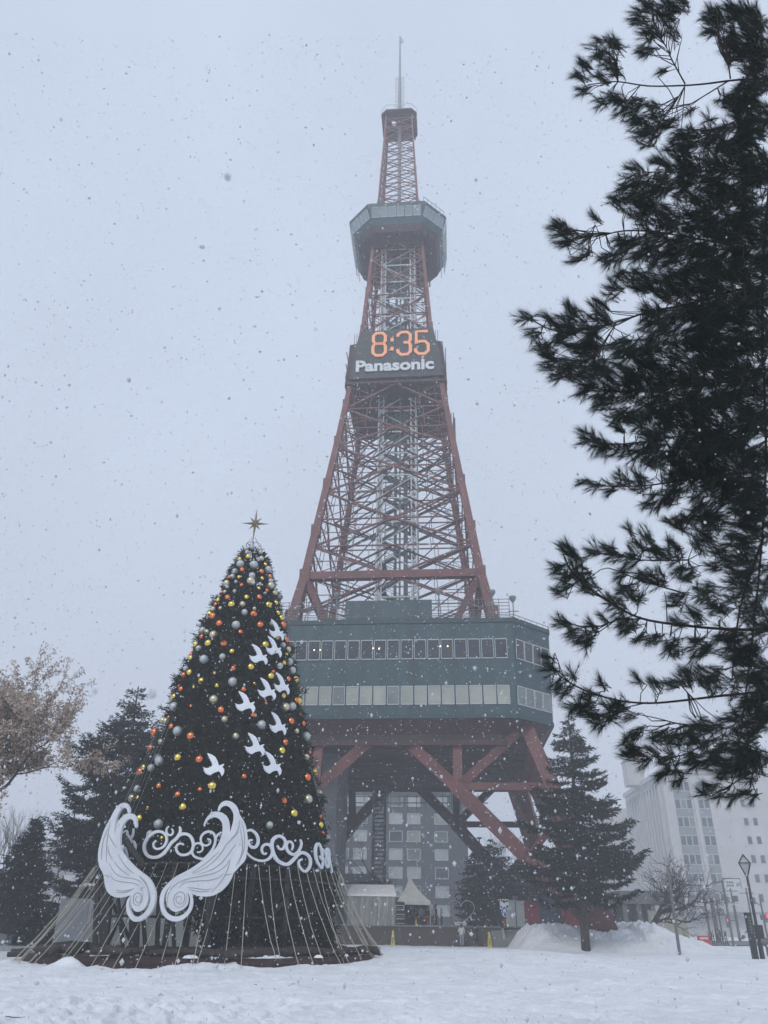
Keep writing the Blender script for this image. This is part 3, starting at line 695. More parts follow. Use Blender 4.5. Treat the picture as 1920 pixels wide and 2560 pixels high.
# left thuja and low yew
bp = P(22, 2345, 55); bp.z = 0; top = P(60, 2050, 55)
conifer('cypress_tree', bp, (top-bp).z, lambda f, az=0: 1.9*(math.sin(min(1, (1-f)*1.3)*1.57)**.8), 'bushy brownish cypress at the left edge of the picture', None, 24, m='thuja', z0=.12, nlev=38, per=11, leaf=(.24, .11), tr=.22, lean=(.2, 0), droop=.05, tw_n=10, lf_n=10)
bp = P(100, 2352, 53); bp.z = 0
t = conifer('yew_bush', bp, 2.6, lambda f, az=0: 2.0*(math.sin(min(1, (1-f)*1.2+.05)*1.57)**.6), 'low dark rounded evergreen bush beside the grey hoarding', None, 25, m='spruce', z0=.02, nlev=16, per=12, leaf=(.2, .08), tr=.12, droop=.0, tw_n=9, lf_n=9); t['category'] = 'bush'

def branch_tree(name, base, segs_seed, label, cat, group, height, spread, lvl=5, r0=.22, leaves=None, m='bark', up=.35, kids=(3, 4), first=.3, start=None, shrink=.72, lsz=(.28, .16), nleaf=10, wob=.25, lean=Vector((0, 0, 1))):
    rs = random.Random(segs_seed); t = thing(name, base, label, cat, group); mb = MB(); tips = []
    tr = MB()
    def grow(p, d, L, r, k):
        n = 4; pts = [p]; q = p.copy(); dd = d.copy()
        for i in range(n):
            dd = (dd+Vector((rs.gauss(0, wob*.45), rs.gauss(0, wob*.45), rs.gauss(0, wob*.3)+up*.09))).normalized(); q = q+dd*(L/n); pts.append(q.copy())
        (tr if k == 0 else mb).tube(pts, [r*(1-.42*i/n) for i in range(n+1)], 8 if k == 0 else (5 if k < 3 else 3))
        if k >= lvl-2:
            for pt in pts[1:]: tips.append(pt)
        if k >= lvl: return
        for c in range(rs.randint(*kids)):
            a = rs.random()*6.283; sp = (.45+.5*rs.random())*spread; ax = dd.orthogonal().normalized(); ax.rotate(Matrix.Rotation(a, 3, dd))
            nd = (dd+ax*sp).normalized(); at = pts[-1] if c == 0 else pts[rs.randint(2, n)]
            grow(at, nd, L*shrink*(.75+.45*rs.random()), r*.58*(1-.1*rs.random()), k+1)
    grow(Vector((0, 0, -.1)), lean.normalized(), height*first, r0, 0)
    tr.build('trunk', m, t, smooth=True); mb.build('branches', m, t)
    if leaves:
        global rng; rng = np.random.default_rng(segs_seed); T = np.array([tuple(x) for x in tips]); T = np.repeat(T, nleaf, 0)
        T = T+rng.normal(0, .12, T.shape); D = rng.normal(0, 1, T.shape); D[:, 2] -= .5; npmesh('leaves', leaf_quads(T, D, lsz[0], lsz[1], .3), 4, leaves, t)
    return t
# brown-leaved tree at the left edge
bp = P(-140, 2400, 44); bp.z = 0
branch_tree('leafy_tree', bp, 5, 'tree still hung with faded beige leaves at the left edge', 'deciduous tree', None, 16.4, .95, lvl=5, r0=.3, leaves='brownleaf', kids=(3, 4), first=.32, up=.42, shrink=.72, nleaf=18, lsz=(.13, .075), lean=Vector((.10, 0, 1)))
# bare trees
bp = P(1621, 2316, 70); bp.z = gz(bp.x, bp.y)-.1
branch_tree('bare_tree', bp, 31, 'leafless spreading tree with leaning trunk on the snow mound', 'bare tree', 'bare winter trees', 10.2, 1.15, lvl=5, r0=.30, kids=(3, 4), first=.2, up=.25, shrink=.82, wob=.5, lean=Vector((.45, 0, 1)))
bp = P(893, 2330, 95); bp.z = 0
branch_tree('bare_tree', bp, 32, 'leafless tree under the tower beside the hanging stair', 'bare tree', 'bare winter trees', 12, 1.1, lvl=5, r0=.22, kids=(2, 4), first=.3, up=.3, shrink=.78, wob=.45)
bp = P(1305, 2330, 98); bp.z = 0
branch_tree('bare_tree', bp, 33, 'leafless tree seen through the right arch of the tower', 'bare tree', 'bare winter trees', 15, .9, lvl=5, r0=.2, kids=(3, 4), first=.32, up=.5, shrink=.74, wob=.35)
bp = P(1000, 2330, 100); bp.z = 0
branch_tree('bare_tree', bp, 35, 'low leafless tree behind the pointed tent', 'bare tree', 'bare winter trees', 8, 1.1, lvl=4, r0=.15, kids=(3, 4), first=.3, up=.3, shrink=.78, wob=.4)
bp = P(12, 2330, 80); bp.z = 0
branch_tree('bare_tree', bp, 34, 'faint leafless tree behind the cypress at far left', 'bare tree', 'bare winter trees', 13, .5, lvl=5, r0=.2, kids=(3, 4), first=.3, up=.6, shrink=.75)
bp = P(18, 2345, 50); bp.z = 0
branch_tree('bare_shrub', bp, 36, 'thin leafless shrub under the cypress at left edge', 'shrub', None, 2.6, .6, lvl=3, r0=.05, kids=(3, 5), first=.3, up=.6, shrink=.8, m='barkdark')
bp = P(1412, 2340, 74); bp.z = 1.0
branch_tree('bare_tree', bp, 37, 'small leafless tree tangled behind the right spruce', 'bare tree', 'bare winter trees', 6, 1.0, lvl=4, r0=.13, kids=(3, 4), first=.3, up=.3, shrink=.8)
# stunted brown shrub stump on the mound
bp = P(1538, 2319, 69); bp.z = gz(bp.x, bp.y)-.05
branch_tree('bare_shrub', bp, 38, 'short dark stump of a shrub on the snow mound under the spruce', 'shrub', None, 2.6, .9, lvl=2, r0=.16, kids=(2, 3), first=.35, up=.4)

# ================================================================== foreground pine at the right
rng = np.random.default_rng(3)
pine_base = PD(2190, 1700, 8.5); pine_base.z = 0
pine = thing('pine_tree', pine_base, 'near dark pine whose long-needled boughs fill the right edge', 'pine tree')
PB = Vector(pine_base)
loc = lambda p: Vector(p)-PB
mb = MB(); TRK = [(0, 0, -.3), (.25, 0, 3), (1.1, .05, 7), (2.6, 0, 11), (4.2, 0, 15)]; mb.tube(TRK, [.24, .2, .16, .11, .03], 12); mb.build('trunk', 'barkdark', pine, smooth=True)
LIMBS = [([(1920, 196), (1840, 200), (1760, 210), (1700, 214), (1620, 215), (1545, 204), (1500, 208), (1470, 212)], 8.6, 5.2, 1),
 ([(1713, 210), (1680, 150), (1666, 118), (1640, 80), (1630, 40)], 8.6, 3, .8), ([(1826, 197), (1815, 130), (1790, 80)], 8.6, 3, .8),
 ([(1820, 203), (1760, 240), (1700, 275), (1660, 290)], 8.6, 3, .8), ([(1712, 215), (1680, 270), (1640, 320)], 8.6, 2, .7), ([(1666, 180), (1690, 172)], 8.6, 1.5, 1), ([(1600, 214), (1570, 250), (1545, 262)], 8.6, 2, .8),
 ([(1545, 204), (1540, 160), (1510, 120)], 8.6, 2.4, .8), ([(1545, 205), (1515, 245), (1500, 260)], 8.6, 2, .8), ([(1840, 300), (1790, 330), (1760, 345)], 8.6, 2, 1),
 ([(1860, 620), (1760, 600), (1640, 580), (1560, 577), (1500, 589), (1440, 592)], 8.2, 5, 1.2), ([(1500, 589), (1485, 555)], 8.2, 2, .7), ([(1495, 590), (1460, 640)], 8.2, 2, .7),
 ([(1860, 720), (1720, 760), (1620, 780), (1560, 800), (1500, 815), (1400, 830), (1330, 800)], 7.8, 6, 1.3), ([(1540, 808), (1500, 870), (1450, 910)], 7.8, 3, .8), ([(1500, 815), (1380, 900)], 7.8, 2.5, .8),
 ([(1860, 940), (1700, 960), (1560, 980), (1450, 960), (1390, 930)], 8.0, 6, 1), ([(1880, 1060), (1700, 1090), (1560, 1110), (1480, 1105)], 8.0, 6, 1), ([(1880, 1180), (1720, 1200), (1600, 1215), (1500, 1215)], 8.2, 6, 1),
 ([(1920, 1575), (1800, 1572), (1680, 1560), (1600, 1545), (1540, 1515), (1470, 1470), (1430, 1430), (1410, 1390)], 7.6, 7, 1.5), ([(1600, 1548), (1540, 1550), (1480, 1578), (1430, 1570)], 7.6, 3, 1),
 ([(1700, 1480), (1600, 1450), (1520, 1420), (1480, 1440)], 7.8, 3, 1), ([(1720, 1400), (1600, 1400), (1540, 1385), (1480, 1385)], 7.8, 3, 1), ([(1668, 1555), (1665, 1500), (1660, 1480)], 7.6, 2, 1),
 ([(1920, 1728), (1800, 1740), (1700, 1752), (1620, 1758), (1540, 1750), (1460, 1725), (1400, 1690), (1380, 1660)], 7.4, 6, 1.5), ([(1620, 1756), (1560, 1770), (1500, 1790)], 7.4, 2.5, 1),
 ([(1720, 1812), (1690, 1808), (1640, 1795), (1590, 1785)], 7.4, 3, 1), ([(1860, 1860), (1840, 1930), (1822, 1978)], 7.4, 3, 1.2), ([(1830, 1965), (1800, 1975)], 7.4, 2, 1), ([(1920, 1942), (1895, 1934), (1880, 1925)], 7.4, 2, 1), ([(1872, 1920), (1890, 1960)], 7.4, 1.6, 1),
 ([(1780, 1850), (1700, 1890), (1620, 1890)], 7.5, 3, 1), ([(1700, 1710), (1740, 1760), (1760, 1820)], 7.5, 2.5, 1),
 ([(1940, 300), (1905, 700), (1915, 1100), (1905, 1350), (1880, 1600), (1850, 1850)], 8.3, 6, 2.2), ([(1910, 1340), (1850, 1520), (1830, 1700)], 8.0, 5, 2), ([(1905, 400), (1800, 520), (1700, 560)], 8.3, 5, 1.5), ([(1905, 420), (1700, 430), (1600, 430)], 8.5, 4, 1.5)]
mb = MB()
for pts, D, r, rb in LIMBS:
    sp_ = smooth(pts, 3); n = len(sp_); w = [PD(x, y, D) for x, y in sp_]
    if pts[0][0] >= 1860 and rb < 1.6:
        p0 = w[0]; tz = p0.z-.5; rt = Vector((PB.x+float(np.interp(tz, [q[2] for q in TRK], [q[0] for q in TRK])), PB.y, tz)); w = [rt.lerp(p0, k/5) for k in range(5)]+w; n = len(w)
    rr_ = [.5*D/F*(r*(1-.72*i/(n-1))+rb) for i in range(n)]
    mb.tube([loc(p) for p in w], rr_, 6)
CIRC = """1620 15 25 1660 25 30 1700 10 30 1605 45 26 1630 80 28 1620 120 24 1680 60 22 1690 95 18 1795 45 34 1780 75 22 1830 30 25 1500 120 28 1535 115 26 1530 160 22 1470 165 20 1455 190 20 1465 225 18 1505 200 18 1545 185 16 1660 178 14
1505 255 20 1540 245 20 1560 270 28 1590 260 24 1600 300 28 1635 270 22 1625 340 34 1660 300 26 1680 310 18 1700 330 18 1730 275 8 1775 300 8 1870 60 50 1910 120 50 1850 130 38 1830 100 22 1890 200 45 1860 240 38 1805 245 16 1840 270 32 1900 300 50
1720 350 38 1780 350 36 1850 350 58 1700 380 30 1650 400 22 1590 440 32 1570 480 28 1550 510 22 1620 480 42 1680 450 48 1750 430 58 1840 440 68 1900 420 50 1640 550 46 1720 540 58 1810 540 68 1890 540 60 1590 530 28
1405 575 26 1430 590 26 1420 610 20 1490 545 14 1465 600 16 1445 650 16 1470 635 16 1560 600 26 1540 640 26 1520 650 20 1600 620 36 1660 630 48 1730 640 60 1810 640 70 1890 640 60 1560 690 22 1540 720 20 1530 740 14 1610 700 38 1680 720 48 1750 730 60 1830 740 70 1900 740 50
1315 795 20 1340 830 20 1365 800 16 1430 790 30 1400 820 20 1420 840 32 1370 870 28 1385 900 20 1500 770 24 1480 820 32 1460 880 34 1520 800 20 1490 860 28 1560 870 34 1640 800 42 1720 820 68 1800 840 80 1890 840 60 1620 880 50
1380 920 18 1400 940 20 1440 930 34 1470 970 30 1500 930 38 1510 1000 32 1560 960 48 1620 960 58 1700 950 70 1790 950 80 1890 950 60 1560 1050 36 1640 1050 58 1720 1050 70 1810 1050 80 1900 1050 50 1470 1095 24 1500 1110 26 1530 1120 24 1580 1130 26 1640 1130 46 1720 1140 58 1810 1150 80 1900 1150 50
1465 1205 14 1490 1215 18 1530 1220 20 1560 1200 22 1600 1210 28 1640 1250 28 1680 1240 28 1700 1200 42 1780 1220 58 1870 1240 60 1700 1310 30 1760 1300 46 1850 1320 58 1580 1330 14 1620 1345 18 1600 1370 18 1640 1380 26
1415 1375 20 1440 1400 26 1400 1420 20 1420 1450 26 1460 1440 26 1405 1480 18 1490 1380 20 1520 1375 18 1480 1470 20 1540 1390 20 1580 1400 26 1560 1440 18 1620 1440 24 1680 1380 34 1650 1450 24 1570 1480 26 1530 1500 18 1600 1500 20 1720 1430 30 1800 1400 34 1880 1400 38
1410 1560 20 1430 1575 20 1465 1590 24 1480 1570 16 1470 1610 14 1510 1550 12 1560 1550 20 1580 1570 24 1600 1590 18 1550 1520 20 1640 1600 20 1700 1560 20 1740 1540 24 1800 1520 30 1880 1520 34 1690 1620 32 1760 1620 38 1850 1620 46
1375 1650 16 1385 1680 18 1400 1710 18 1420 1725 18 1430 1690 12 1510 1710 12 1600 1705 14 1640 1715 18 1680 1710 18 1720 1700 28 1480 1740 22 1440 1770 20 1470 1780 26 1500 1800 26 1530 1780 28 1560 1760 20 1580 1790 12 1780 1700 42 1870 1720 50
1570 1850 16 1600 1830 20 1575 1890 18 1590 1880 24 1620 1900 16 1650 1840 26 1640 1880 18 1680 1900 26 1660 1930 18 1700 1940 20 1710 1850 34 1760 1830 44 1840 1830 58 1740 1900 28 1800 1900 42 1880 1900 44 1900 1800 40 1780 1970 16 1800 1990 10 1835 1990 12 1865 1980 8 1885 1990 10 1880 1950 12 1820 1940 18 1760 1985 8 1890 1260 50 1905 1320 50 1790 1300 36 1760 1360 34 1850 1420 40 1905 1450 46 1700 1500 24 1770 1480 32 1845 1480 38 1905 1560 44 1870 1640 46 1915 1690 44 1820 1590 30 1900 1770 46 1860 1900 44"""
nums = [float(a) for a in CIRC.split()]; circ = [nums[i:i+3] for i in range(0, len(nums), 3)]
TS, TE = [], []
limb_pts = np.array([(x, y, D) for pts, D, r, rb in LIMBS for x, y in smooth(pts, 4)])
for cx, cy, cr_ in circ:
    k = max(5, int(cr_**2/(38 if cr_ < 32 else (32 if cx < 1790 else 27) if cy < 1250 else 44))); big = cr_ > 30
    for i in range(k):
        a = rng.random()*6.283; q = math.sqrt(rng.random())*max(4, cr_-6); x, y = cx+q*math.cos(a), cy+q*math.sin(a)
        j = np.argmin((limb_pts[:, 0]-x)**2+(limb_pts[:, 1]-y)**2); lx, ly, D = limb_pts[j]
        D = D+rng.normal(0, .22 if not big else .55); dx, dy = x-lx, y-ly; dl = math.hypot(dx, dy)+1e-6
        ang = math.atan2(dy/dl*.5-.05, -.75+dx/dl*.5) if rng.random() < .88 else rng.random()*6.283
        ang += rng.normal(0, .42); Ls = rng.uniform(20, 46); z_ = rng.normal(0, .05)
        tip = PD(x+Ls*.5*math.cos(ang), y+Ls*.5*math.sin(ang), D+z_); bs = PD(x-Ls*.5*math.cos(ang), y-Ls*.5*math.sin(ang), D)
        TS.append(tuple(bs)); TE.append(tuple(tip)); mb.tube([loc(bs), loc(tip)], [.0045, .003], 3)
        j2 = max(0, j-6)
        if abs(limb_pts[j2, 0]-lx) > 90 or abs(limb_pts[j2, 1]-ly) > 90: j2 = j
        lx, ly = limb_pts[j2, 0], limb_pts[j2, 1]
        if i % 5 == 0 and dl < 60 and dl > 6: mb.tube([loc(PD(lx, ly, D)), loc(PD((lx+x)/2+rng.normal(0, 4), (ly+y)/2+rng.normal(0, 4)+3, D)), loc(bs)], [.006, .005, .004], 4)
mb.build('branches', 'barkdark', pine)
TS = np.array(TS); TE = np.array(TE); NN = 66; n = len(TS)
u = rng.random((n, NN))**.8; p = TS[:, None]+(TE-TS)[:, None]*(u*1.02)[..., None]
ax = (TE-TS)/np.linalg.norm(TE-TS, axis=1)[:, None]; rd = rng.normal(0, 1, (n, NN, 3)); rd -= (rd*ax[:, None]).sum(-1, keepdims=True)*ax[:, None]; rd /= np.linalg.norm(rd, axis=-1, keepdims=True)
sprd = rng.uniform(.35, 1.05, (n, NN, 1))*(1.15-.75*u[..., None]); nd = ax[:, None]+rd*sprd; nd /= np.linalg.norm(nd, axis=-1, keepdims=True)
Ln = rng.uniform(.08, .125, (n, NN, 1)); sd = np.cross(nd, rng.normal(0, 1, (n, NN, 3))); sd /= np.linalg.norm(sd, axis=-1, keepdims=True)
tri = np.stack([p-sd*.0013, p+sd*.0013, p+nd*Ln+sd*.0005], 2).reshape(-1, 3, 3)-np.array(tuple(PB))
npmesh('needles', tri, 3, 'needle', pine)

# ================================================================== DECORATED TREE
rng = np.random.default_rng(40)
CT = P(530, 2382, 41); CT.z = 0; AX, AY = CT.x, CT.y
APZ = P(633, 1366, 41).z
half = [(1372, 16), (1400, 36), (1440, 50), (1500, 67), (1560, 90), (1650, 120), (1730, 145), (1800, 164), (1870, 190), (1930, 212), (2000, 235), (2050, 246), (2120, 268), (2200, 292), (2330, 314)]
rz_ = []
for y, hpx in half:
    xa = 633-.103*(y-1365); p = P(xa, y, 41); rz_.append((max(p.z, 0), hpx*depth(p)/F))
rz_ = [(0.0, rz_[-1][1])]+rz_[::-1]+[(APZ, .2)]
TR = lambda z: float(np.interp(z, [a for a, b in rz_], [b for a, b in rz_]))
rz_ = [(a, b*(.92 if a < 9 else .92+.08*min(1, (a-9)/3))) for a, b in rz_]
TRv = lambda z: np.interp(z, [a for a, b in rz_], [b for a, b in rz_])
xt = thing('christmas_tree', CT, 'giant decorated Christmas tree with dense dark conifer sprays', 'christmas tree')
mb = MB(); mb.tube([(0, 0, 0), (0, 0, 8), (0, 0, APZ-.4)], [.42, .3, .05], 10); mb.build('trunk', 'barkdark', xt, smooth=True)
def zmin(az):                     # the skirt is open on the left
    d = np.degrees(az); d = np.where(d > 90, d-360, d)      # -270..90
    return np.interp(d, [-270, -235, -215, -112, -84, -70, 60, 90], [3.2, 3.4, 3.7, 3.7, .9, .25, .3, 3.2])
def clump(az, z): return vnoise(az*7+50, z*2.6+9)+.7*vnoise(az*15+5, z*5.5+3)
def sprays(N, r0, r1, lw, thr=None, tilt=.6):
    z = APZ*(1-np.sqrt(rng.random(N))); z = APZ-(APZ-z)*1.0; az = rng.random(N)*2*math.pi-math.pi
    keep = z > zmin(az)+.25*rng.normal(0, 1, N); c = clump(az, z)
    if thr is not None: keep &= (c+rng.normal(0, .18, N)) > thr
    z, az, c = z[keep], az[keep], c[keep]; n = len(z)
    tier = .13*np.sin(z*4.6+5*vnoise(az*3+9, z*.3))*np.minimum(1, TRv(z)/2.5)          # boughs hang in loose tiers
    Rr = TRv(z)*(r0+(r1-r0)*rng.random(n)**.6)+(c-.8)*.42*np.minimum(1, TRv(z)/2)+tier+.3*(vnoise(az*2.2+7, z*.8)-.5)*np.minimum(1, TRv(z)/3)
    Rr = np.maximum(Rr, .03); pos = np.stack([Rr*np.cos(az), Rr*np.sin(az), z], 1)
    d = np.stack([np.cos(az), np.sin(az), -.1+.5*rng.normal(0, 1, n)], 1); return leaf_quads(pos, d, lw[0], lw[1], tilt)
V = np.concatenate([sprays(125000, .82, 1.03, (.24, .055), .45), sprays(45000, .55, .85, (.3, .11)), sprays(14000, .3, .6, (.4, .2))])
# boughs that stick out of the outline
ex = []
for i in range(520):
    z = APZ*(1-math.sqrt(rng.random()))*.97; az = rng.random()*6.283-3.1416
    if z < float(zmin(np.array(az)))+.1 or (z < 7.5 and -2.7 < az < -.5): continue
    r = TR(z); L = (.25+.5*rng.random())*min(1, r/2.5); d = np.array([math.cos(az), math.sin(az), .25+.4*rng.random()]); d /= np.linalg.norm(d)
    n = 20; w = rng.random(n)[:, None]; p0 = np.array([r*math.cos(az)*.97, r*math.sin(az)*.97, z]); pp = p0+d*w*L+rng.normal(0, .05, (n, 3)); ex.append(leaf_quads(pp, np.repeat(d[None], n, 0), .2, .05, .5))
# uneven big boughs on the lower left
for i in range(60):
    az = R(rng.uniform(-205, -155)); z = rng.uniform(4.2, 9.0); r = TR(z)*.85; L = rng.uniform(.6, 1.5); d = np.array([math.cos(az), math.sin(az), -.12]); n = 90
    w = rng.random(n)[:, None]; p0 = np.array([r*math.cos(az), r*math.sin(az), z]); pp = p0+d*w*L+rng.normal(0, .13, (n, 3))*(1.1-.7*w); ex.append(leaf_quads(pp, np.repeat(d[None], n, 0), .24, .06, .6))
npmesh('crown', np.concatenate([V]+ex), 4, 'xmas', xt)

# star
stp = P(638, 1309, 41); st = thing('tree_star', stp, 'eight pointed bronze star on the very top of decorated tree', 'star')
mb = MB(); s_ = depth(stp)/F
pts = [(0, 40), (3.2, 8), (15.5, 15.5), (7, 3.5), (36, 0), (7, -3.5), (14.5, -15.5), (3.2, -8), (0, -52), (-3.2, -8), (-15.5, -15.5), (-7, -3.5), (-36, 0), (-7, 3.5), (-15.5, 15.5), (-3.2, 8)]
n = len(pts); vs = [(a*s_*1.0, 0, b*s_*1.13) for a, b in pts]+[(0, -.14, 0), (0, .14, 0)]
mb.add(vs, [(i, (i+1) % n, n) for i in range(n)]+[((i+1) % n, i, n+1) for i in range(n)]); sm_ = mb.build('star_points', 'star', st); sm_.rotation_euler = (0, R(1.5), 0)
mb = MB()
zb = APZ-stp.z
mb.tube([(-.02, 0, -52*s_*1.1), (-.1, 0, zb-.1)], .06, 6); cx0 = AX-stp.x
mb.tube([(0, 0, -1.2), (0, 0, -60*s_)], .05, 6)
for a in range(4):
    q = R(45+90*a); mb.bar((cx0*.2+.12*math.cos(q), .12*math.sin(q), -.95), (cx0*.6+.42*math.cos(q), .42*math.sin(q), zb+.1), .022)
mb.tube([(cx0*.6+.44*math.cos(R(30*k)), .44*math.sin(R(30*k)), zb+.08) for k in range(13)], .02, 4); mb.build('wire_cage', 'wire', st)

def on_cone(px, py, out=.12):
    r0 = ray(px, py); best = None
    for i in range(400):
        Y = AY-8+i*.04; p = OC+r0*(Y/r0.y); d = math.hypot(p.x-AX, p.y-AY)-TR(max(0, min(APZ, p.z)))-out
        if d <= 0: return p
        if best is None or d < best[0]: best = (d, p)
    return best[1]
BAUB = """960 347 16 S 1003 337 18 S 1058 352 17 S 966 373 14 S 1062 374 14 S 973 405 17 G 1068 418 16 C 913 423 14 G 918 457 25 S 1015 462 26 S 1095 460 12 G 1117 496 22 S
931 499 17 O 878 511 20 S 1067 511 17 O 1002 539 20 S 861 548 18 S 841 551 12 O 909 552 13 G 1128 546 15 O 1072 560 13 G 886 584 11 S 992 580 27 C 1057 601 12 S 1134 578 16 S 821 596 22 C 1134 612 24 C 927 610 14 O 1049 631 12 G 876 652 12 S 1107 646 12 O 786 659 11 O 808 657 13 C 1095 667 12 S 1162 665 17 C
767 690 11 S 828 698 19 O 963 696 18 G 1051 696 19 O 760 716 16 G 742 746 14 O 856 749 24 G 933 745 19 C 1116 752 23 G 1171 735 16 G 724 780 17 C 775 773 12 C 1018 778 13 C 948 802 20 S 699 816 19 G 723 832 24 O 694 840 17 S 1012 818 24 O 1185 808 16 G 1208 843 19 G
770 884 24 O 886 894 27 S 1058 895 24 O 1148 884 20 S 1221 893 22 O 648 932 22 S 679 946 19 C 918 946 17 O 643 978 17 O 726 965 27 C 1179 986 17 G 1230 972 16 S 1244 1001 20 O
601 1032 21 G 690 1026 25 G 802 1030 24 O 1094 1036 25 G 620 1062 20 S 1223 1037 18 S 1260 1070 20 C 858 1083 19 G 567 1105 15 O 565 1130 18 G 657 1139 28 S 790 1120 21 S 1247 1105 12 G 1227 1164 17 G 1267 1157 25 S 1201 1186 20 S
528 1205 18 S 868 1204 20 O 991 1195 25 G 1289 1219 24 S 557 1235 22 G 733 1238 14 O 1153 1228 12 O 515 1254 21 O 1134 1262 25 G 1259 1280 17 O 1311 1283 22 G 862 1300 29 S 642 1297 25 G 482 1328 12 O 587 1337 12 G 751 1328 19 G 1019 1314 12 G 497 1352 18 O 940 1355 19 O
1225 1400 18 G 446 1405 18 G 432 1418 17 C 727 1426 28 C 1314 1432 18 O 1333 1440 24 G 1100 1452 12 O 565 1474 13 O 443 1479 29 S 1242 1481 26 C 1289 1476 26 S 780 1502 26 O 1345 1529 11 O 1008 1538 19 O 804 1568 21 C 365 1577 22 C 386 1580 20 C 406 1552 10 O 1277 1583 24 O 1365 1600 18 O 1069 1608 29 S
427 1620 20 O 469 1652 30 S 306 1662 27 O 885 1688 22 C 1319 1652 17 C 1389 1690 27 S 565 1690 29 O 350 1728 19 C 1236 1734 24 O 280 1775 25 O 1211 1793 26 G 1410 1800 16 O 1389 1838 20 C 474 1844 27 G 626 1858 29 O 338 1868 29 S 1444 1946 23 G 231 1912 22 G 206 1945 29 O 281 1915 24 S 943 1978 20 O 1393 1985 26 O"""
LOW = """343 1972 8 S 332 1995 10 C 345 1994 5 G 398 1965 7 O 445 1987 8 O 458 2018 10 G 531 1966 11 G 500 1974 6 O 709 2002 8 O 770 1998 10 C 797 1982 7 C 733 2034 10 G 674 2063 8 S 370 2020 5 G 350 2046 9 G 396 2060 10 S 375 2085 8 S 800 2041 6 O 800 2063 8 G 817 2094 7 S 311 2022 4 O 295 2055 6 G 405 2095 5 G 806 2083 6 O"""
bl = []
a = BAUB.split()
for i in range(0, len(a), 4): bl.append((280+float(a[i])/2.86, 1250+float(a[i+1])/2.86, float(a[i+2])/2.86, a[i+3]))
a = LOW.split()
for i in range(0, len(a), 4): bl.append((float(a[i]), float(a[i+1]), float(a[i+2]), a[i+3]))
bl.sort(key=lambda t: t[1])
KM = {'S': ('silver', 'frosted silver'), 'G': ('gold', 'shiny gold'), 'C': ('champ', 'satin champagne'), 'O': ('copper', 'shiny copper')}
protos = {}
for k in KM:
    mb = MB(); mb.lathe((0, 0, 0), [(max(.001, math.sin(math.pi*i/14)), -math.cos(math.pi*i/14)) for i in range(15)], 22); protos[k] = mb
capm = MB(); capm.lathe((0, 0, .97), [(.16, -.02), (.17, .12), (.05, .13), (.04, .22)], 8)
first = {}; cnt = {k: 0 for k in KM}; tot = {k: sum(1 for b in bl if b[3] == k) for k in KM}
for px, py, pr_, k in bl:
    p = on_cone(px, py, .27); rad = 1.12*pr_*depth(p)/F; cnt[k] += 1
    if k not in first:
        o = protos[k].build('bauble', KM[k][0], loc=(0, 0, 0), smooth=True); c = capm.build('cap', 'star', o); first[k] = (o, c)
    else:
        o = first[k][0].copy(); COL.objects.link(o); c = first[k][1].copy(); COL.objects.link(c); c.parent = o
    o.location = p; o.scale = (rad, rad, rad); o.rotation_euler = (0, 0, rng.random()*6)
    xa = 633-.103*(py-1365); hp = np.interp(py, [h[0] for h in half], [h[1] for h in half]); rel = (px-xa)/hp
    side = 'at left edge' if rel < -.75 else 'at right edge' if rel > .75 else 'left of centre' if rel < -.25 else 'right of centre' if rel > .25 else 'near the middle'
    sz = 'large' if pr_ > 8.6 else 'small' if pr_ < 5 else 'medium'
    tag(o, f'{sz} {KM[k][1]} bauble {side} of the tree, {ordinal(cnt[k])} {KM[k][1].split()[1]} one from top', 'bauble', 'baubles on the decorated tree')

# doves
DV = [(890, 1376), (925, 1384), (952, 1397), (972, 1420), (984, 1443), (992, 1447), (1004, 1441), (1012, 1437), (1021, 1435), (1021, 1442), (1012, 1452), (1020, 1460), (1029, 1470), (1032, 1484), (1028, 1498), (1018, 1510), (1012, 1500), (1003, 1487), (992, 1481), (978, 1486), (962, 1491), (953, 1498), (945, 1500), (944, 1508), (936, 1503), (932, 1511), (925, 1503), (918, 1507), (913, 1499), (904, 1502), (903, 1494), (893, 1493), (894, 1486), (884, 1482), (888, 1476), (876, 1462), (896, 1467), (915, 1466), (932, 1458), (940, 1449), (936, 1440), (933, 1428), (926, 1432), (928, 1420), (918, 1420), (918, 1408), (908, 1408), (908, 1396), (899, 1394)]
doves = [(692, 1575, 'highest, edge-on at the right side of tree'), (685, 1617, 'second highest, just under the topmost one'), (647, 1636, 'left of the second highest dove'), (705, 1709, 'narrow, nearest the right edge at mid height'), (668, 1722, 'between two others at mid height'), (614, 1755, 'leftmost of the three at mid height'),
         (695, 1809, 'alone below the mid height three'), (638, 1861, 'large, upper of the bottom three'), (536, 1912, 'lowest at left, furthest left of all'), (681, 1909, 'lowest at right, above the scrollwork')]
d0 = None
for px, py, w in doves:
    p = on_cone(px, py, .6); az = math.atan2(p.y-AY, p.x-AX)
    if d0 is None:
        mb = MB(); sc_ = 46.5/1923*17.2/ (54.5*1.0)*1.0
        k_ = 1.0/156
        mb.plate([((a-954)*k_, -(b-1444)*k_*1.16) for a, b in DV], [], lambda a, b: Vector((a, -.02, b)), Vector((0, 1, 0)), .05)
        d0 = mb.build('dove_ornament', 'dove', loc=(0, 0, 0)); o = d0
    else: o = d0.copy(); COL.objects.link(o)
    o.location = p; o.rotation_euler = (R(-6), R(2.5), az+R(90)); tag(o, 'white flying dove cutout, '+w, 'dove', 'white doves on the decorated tree')

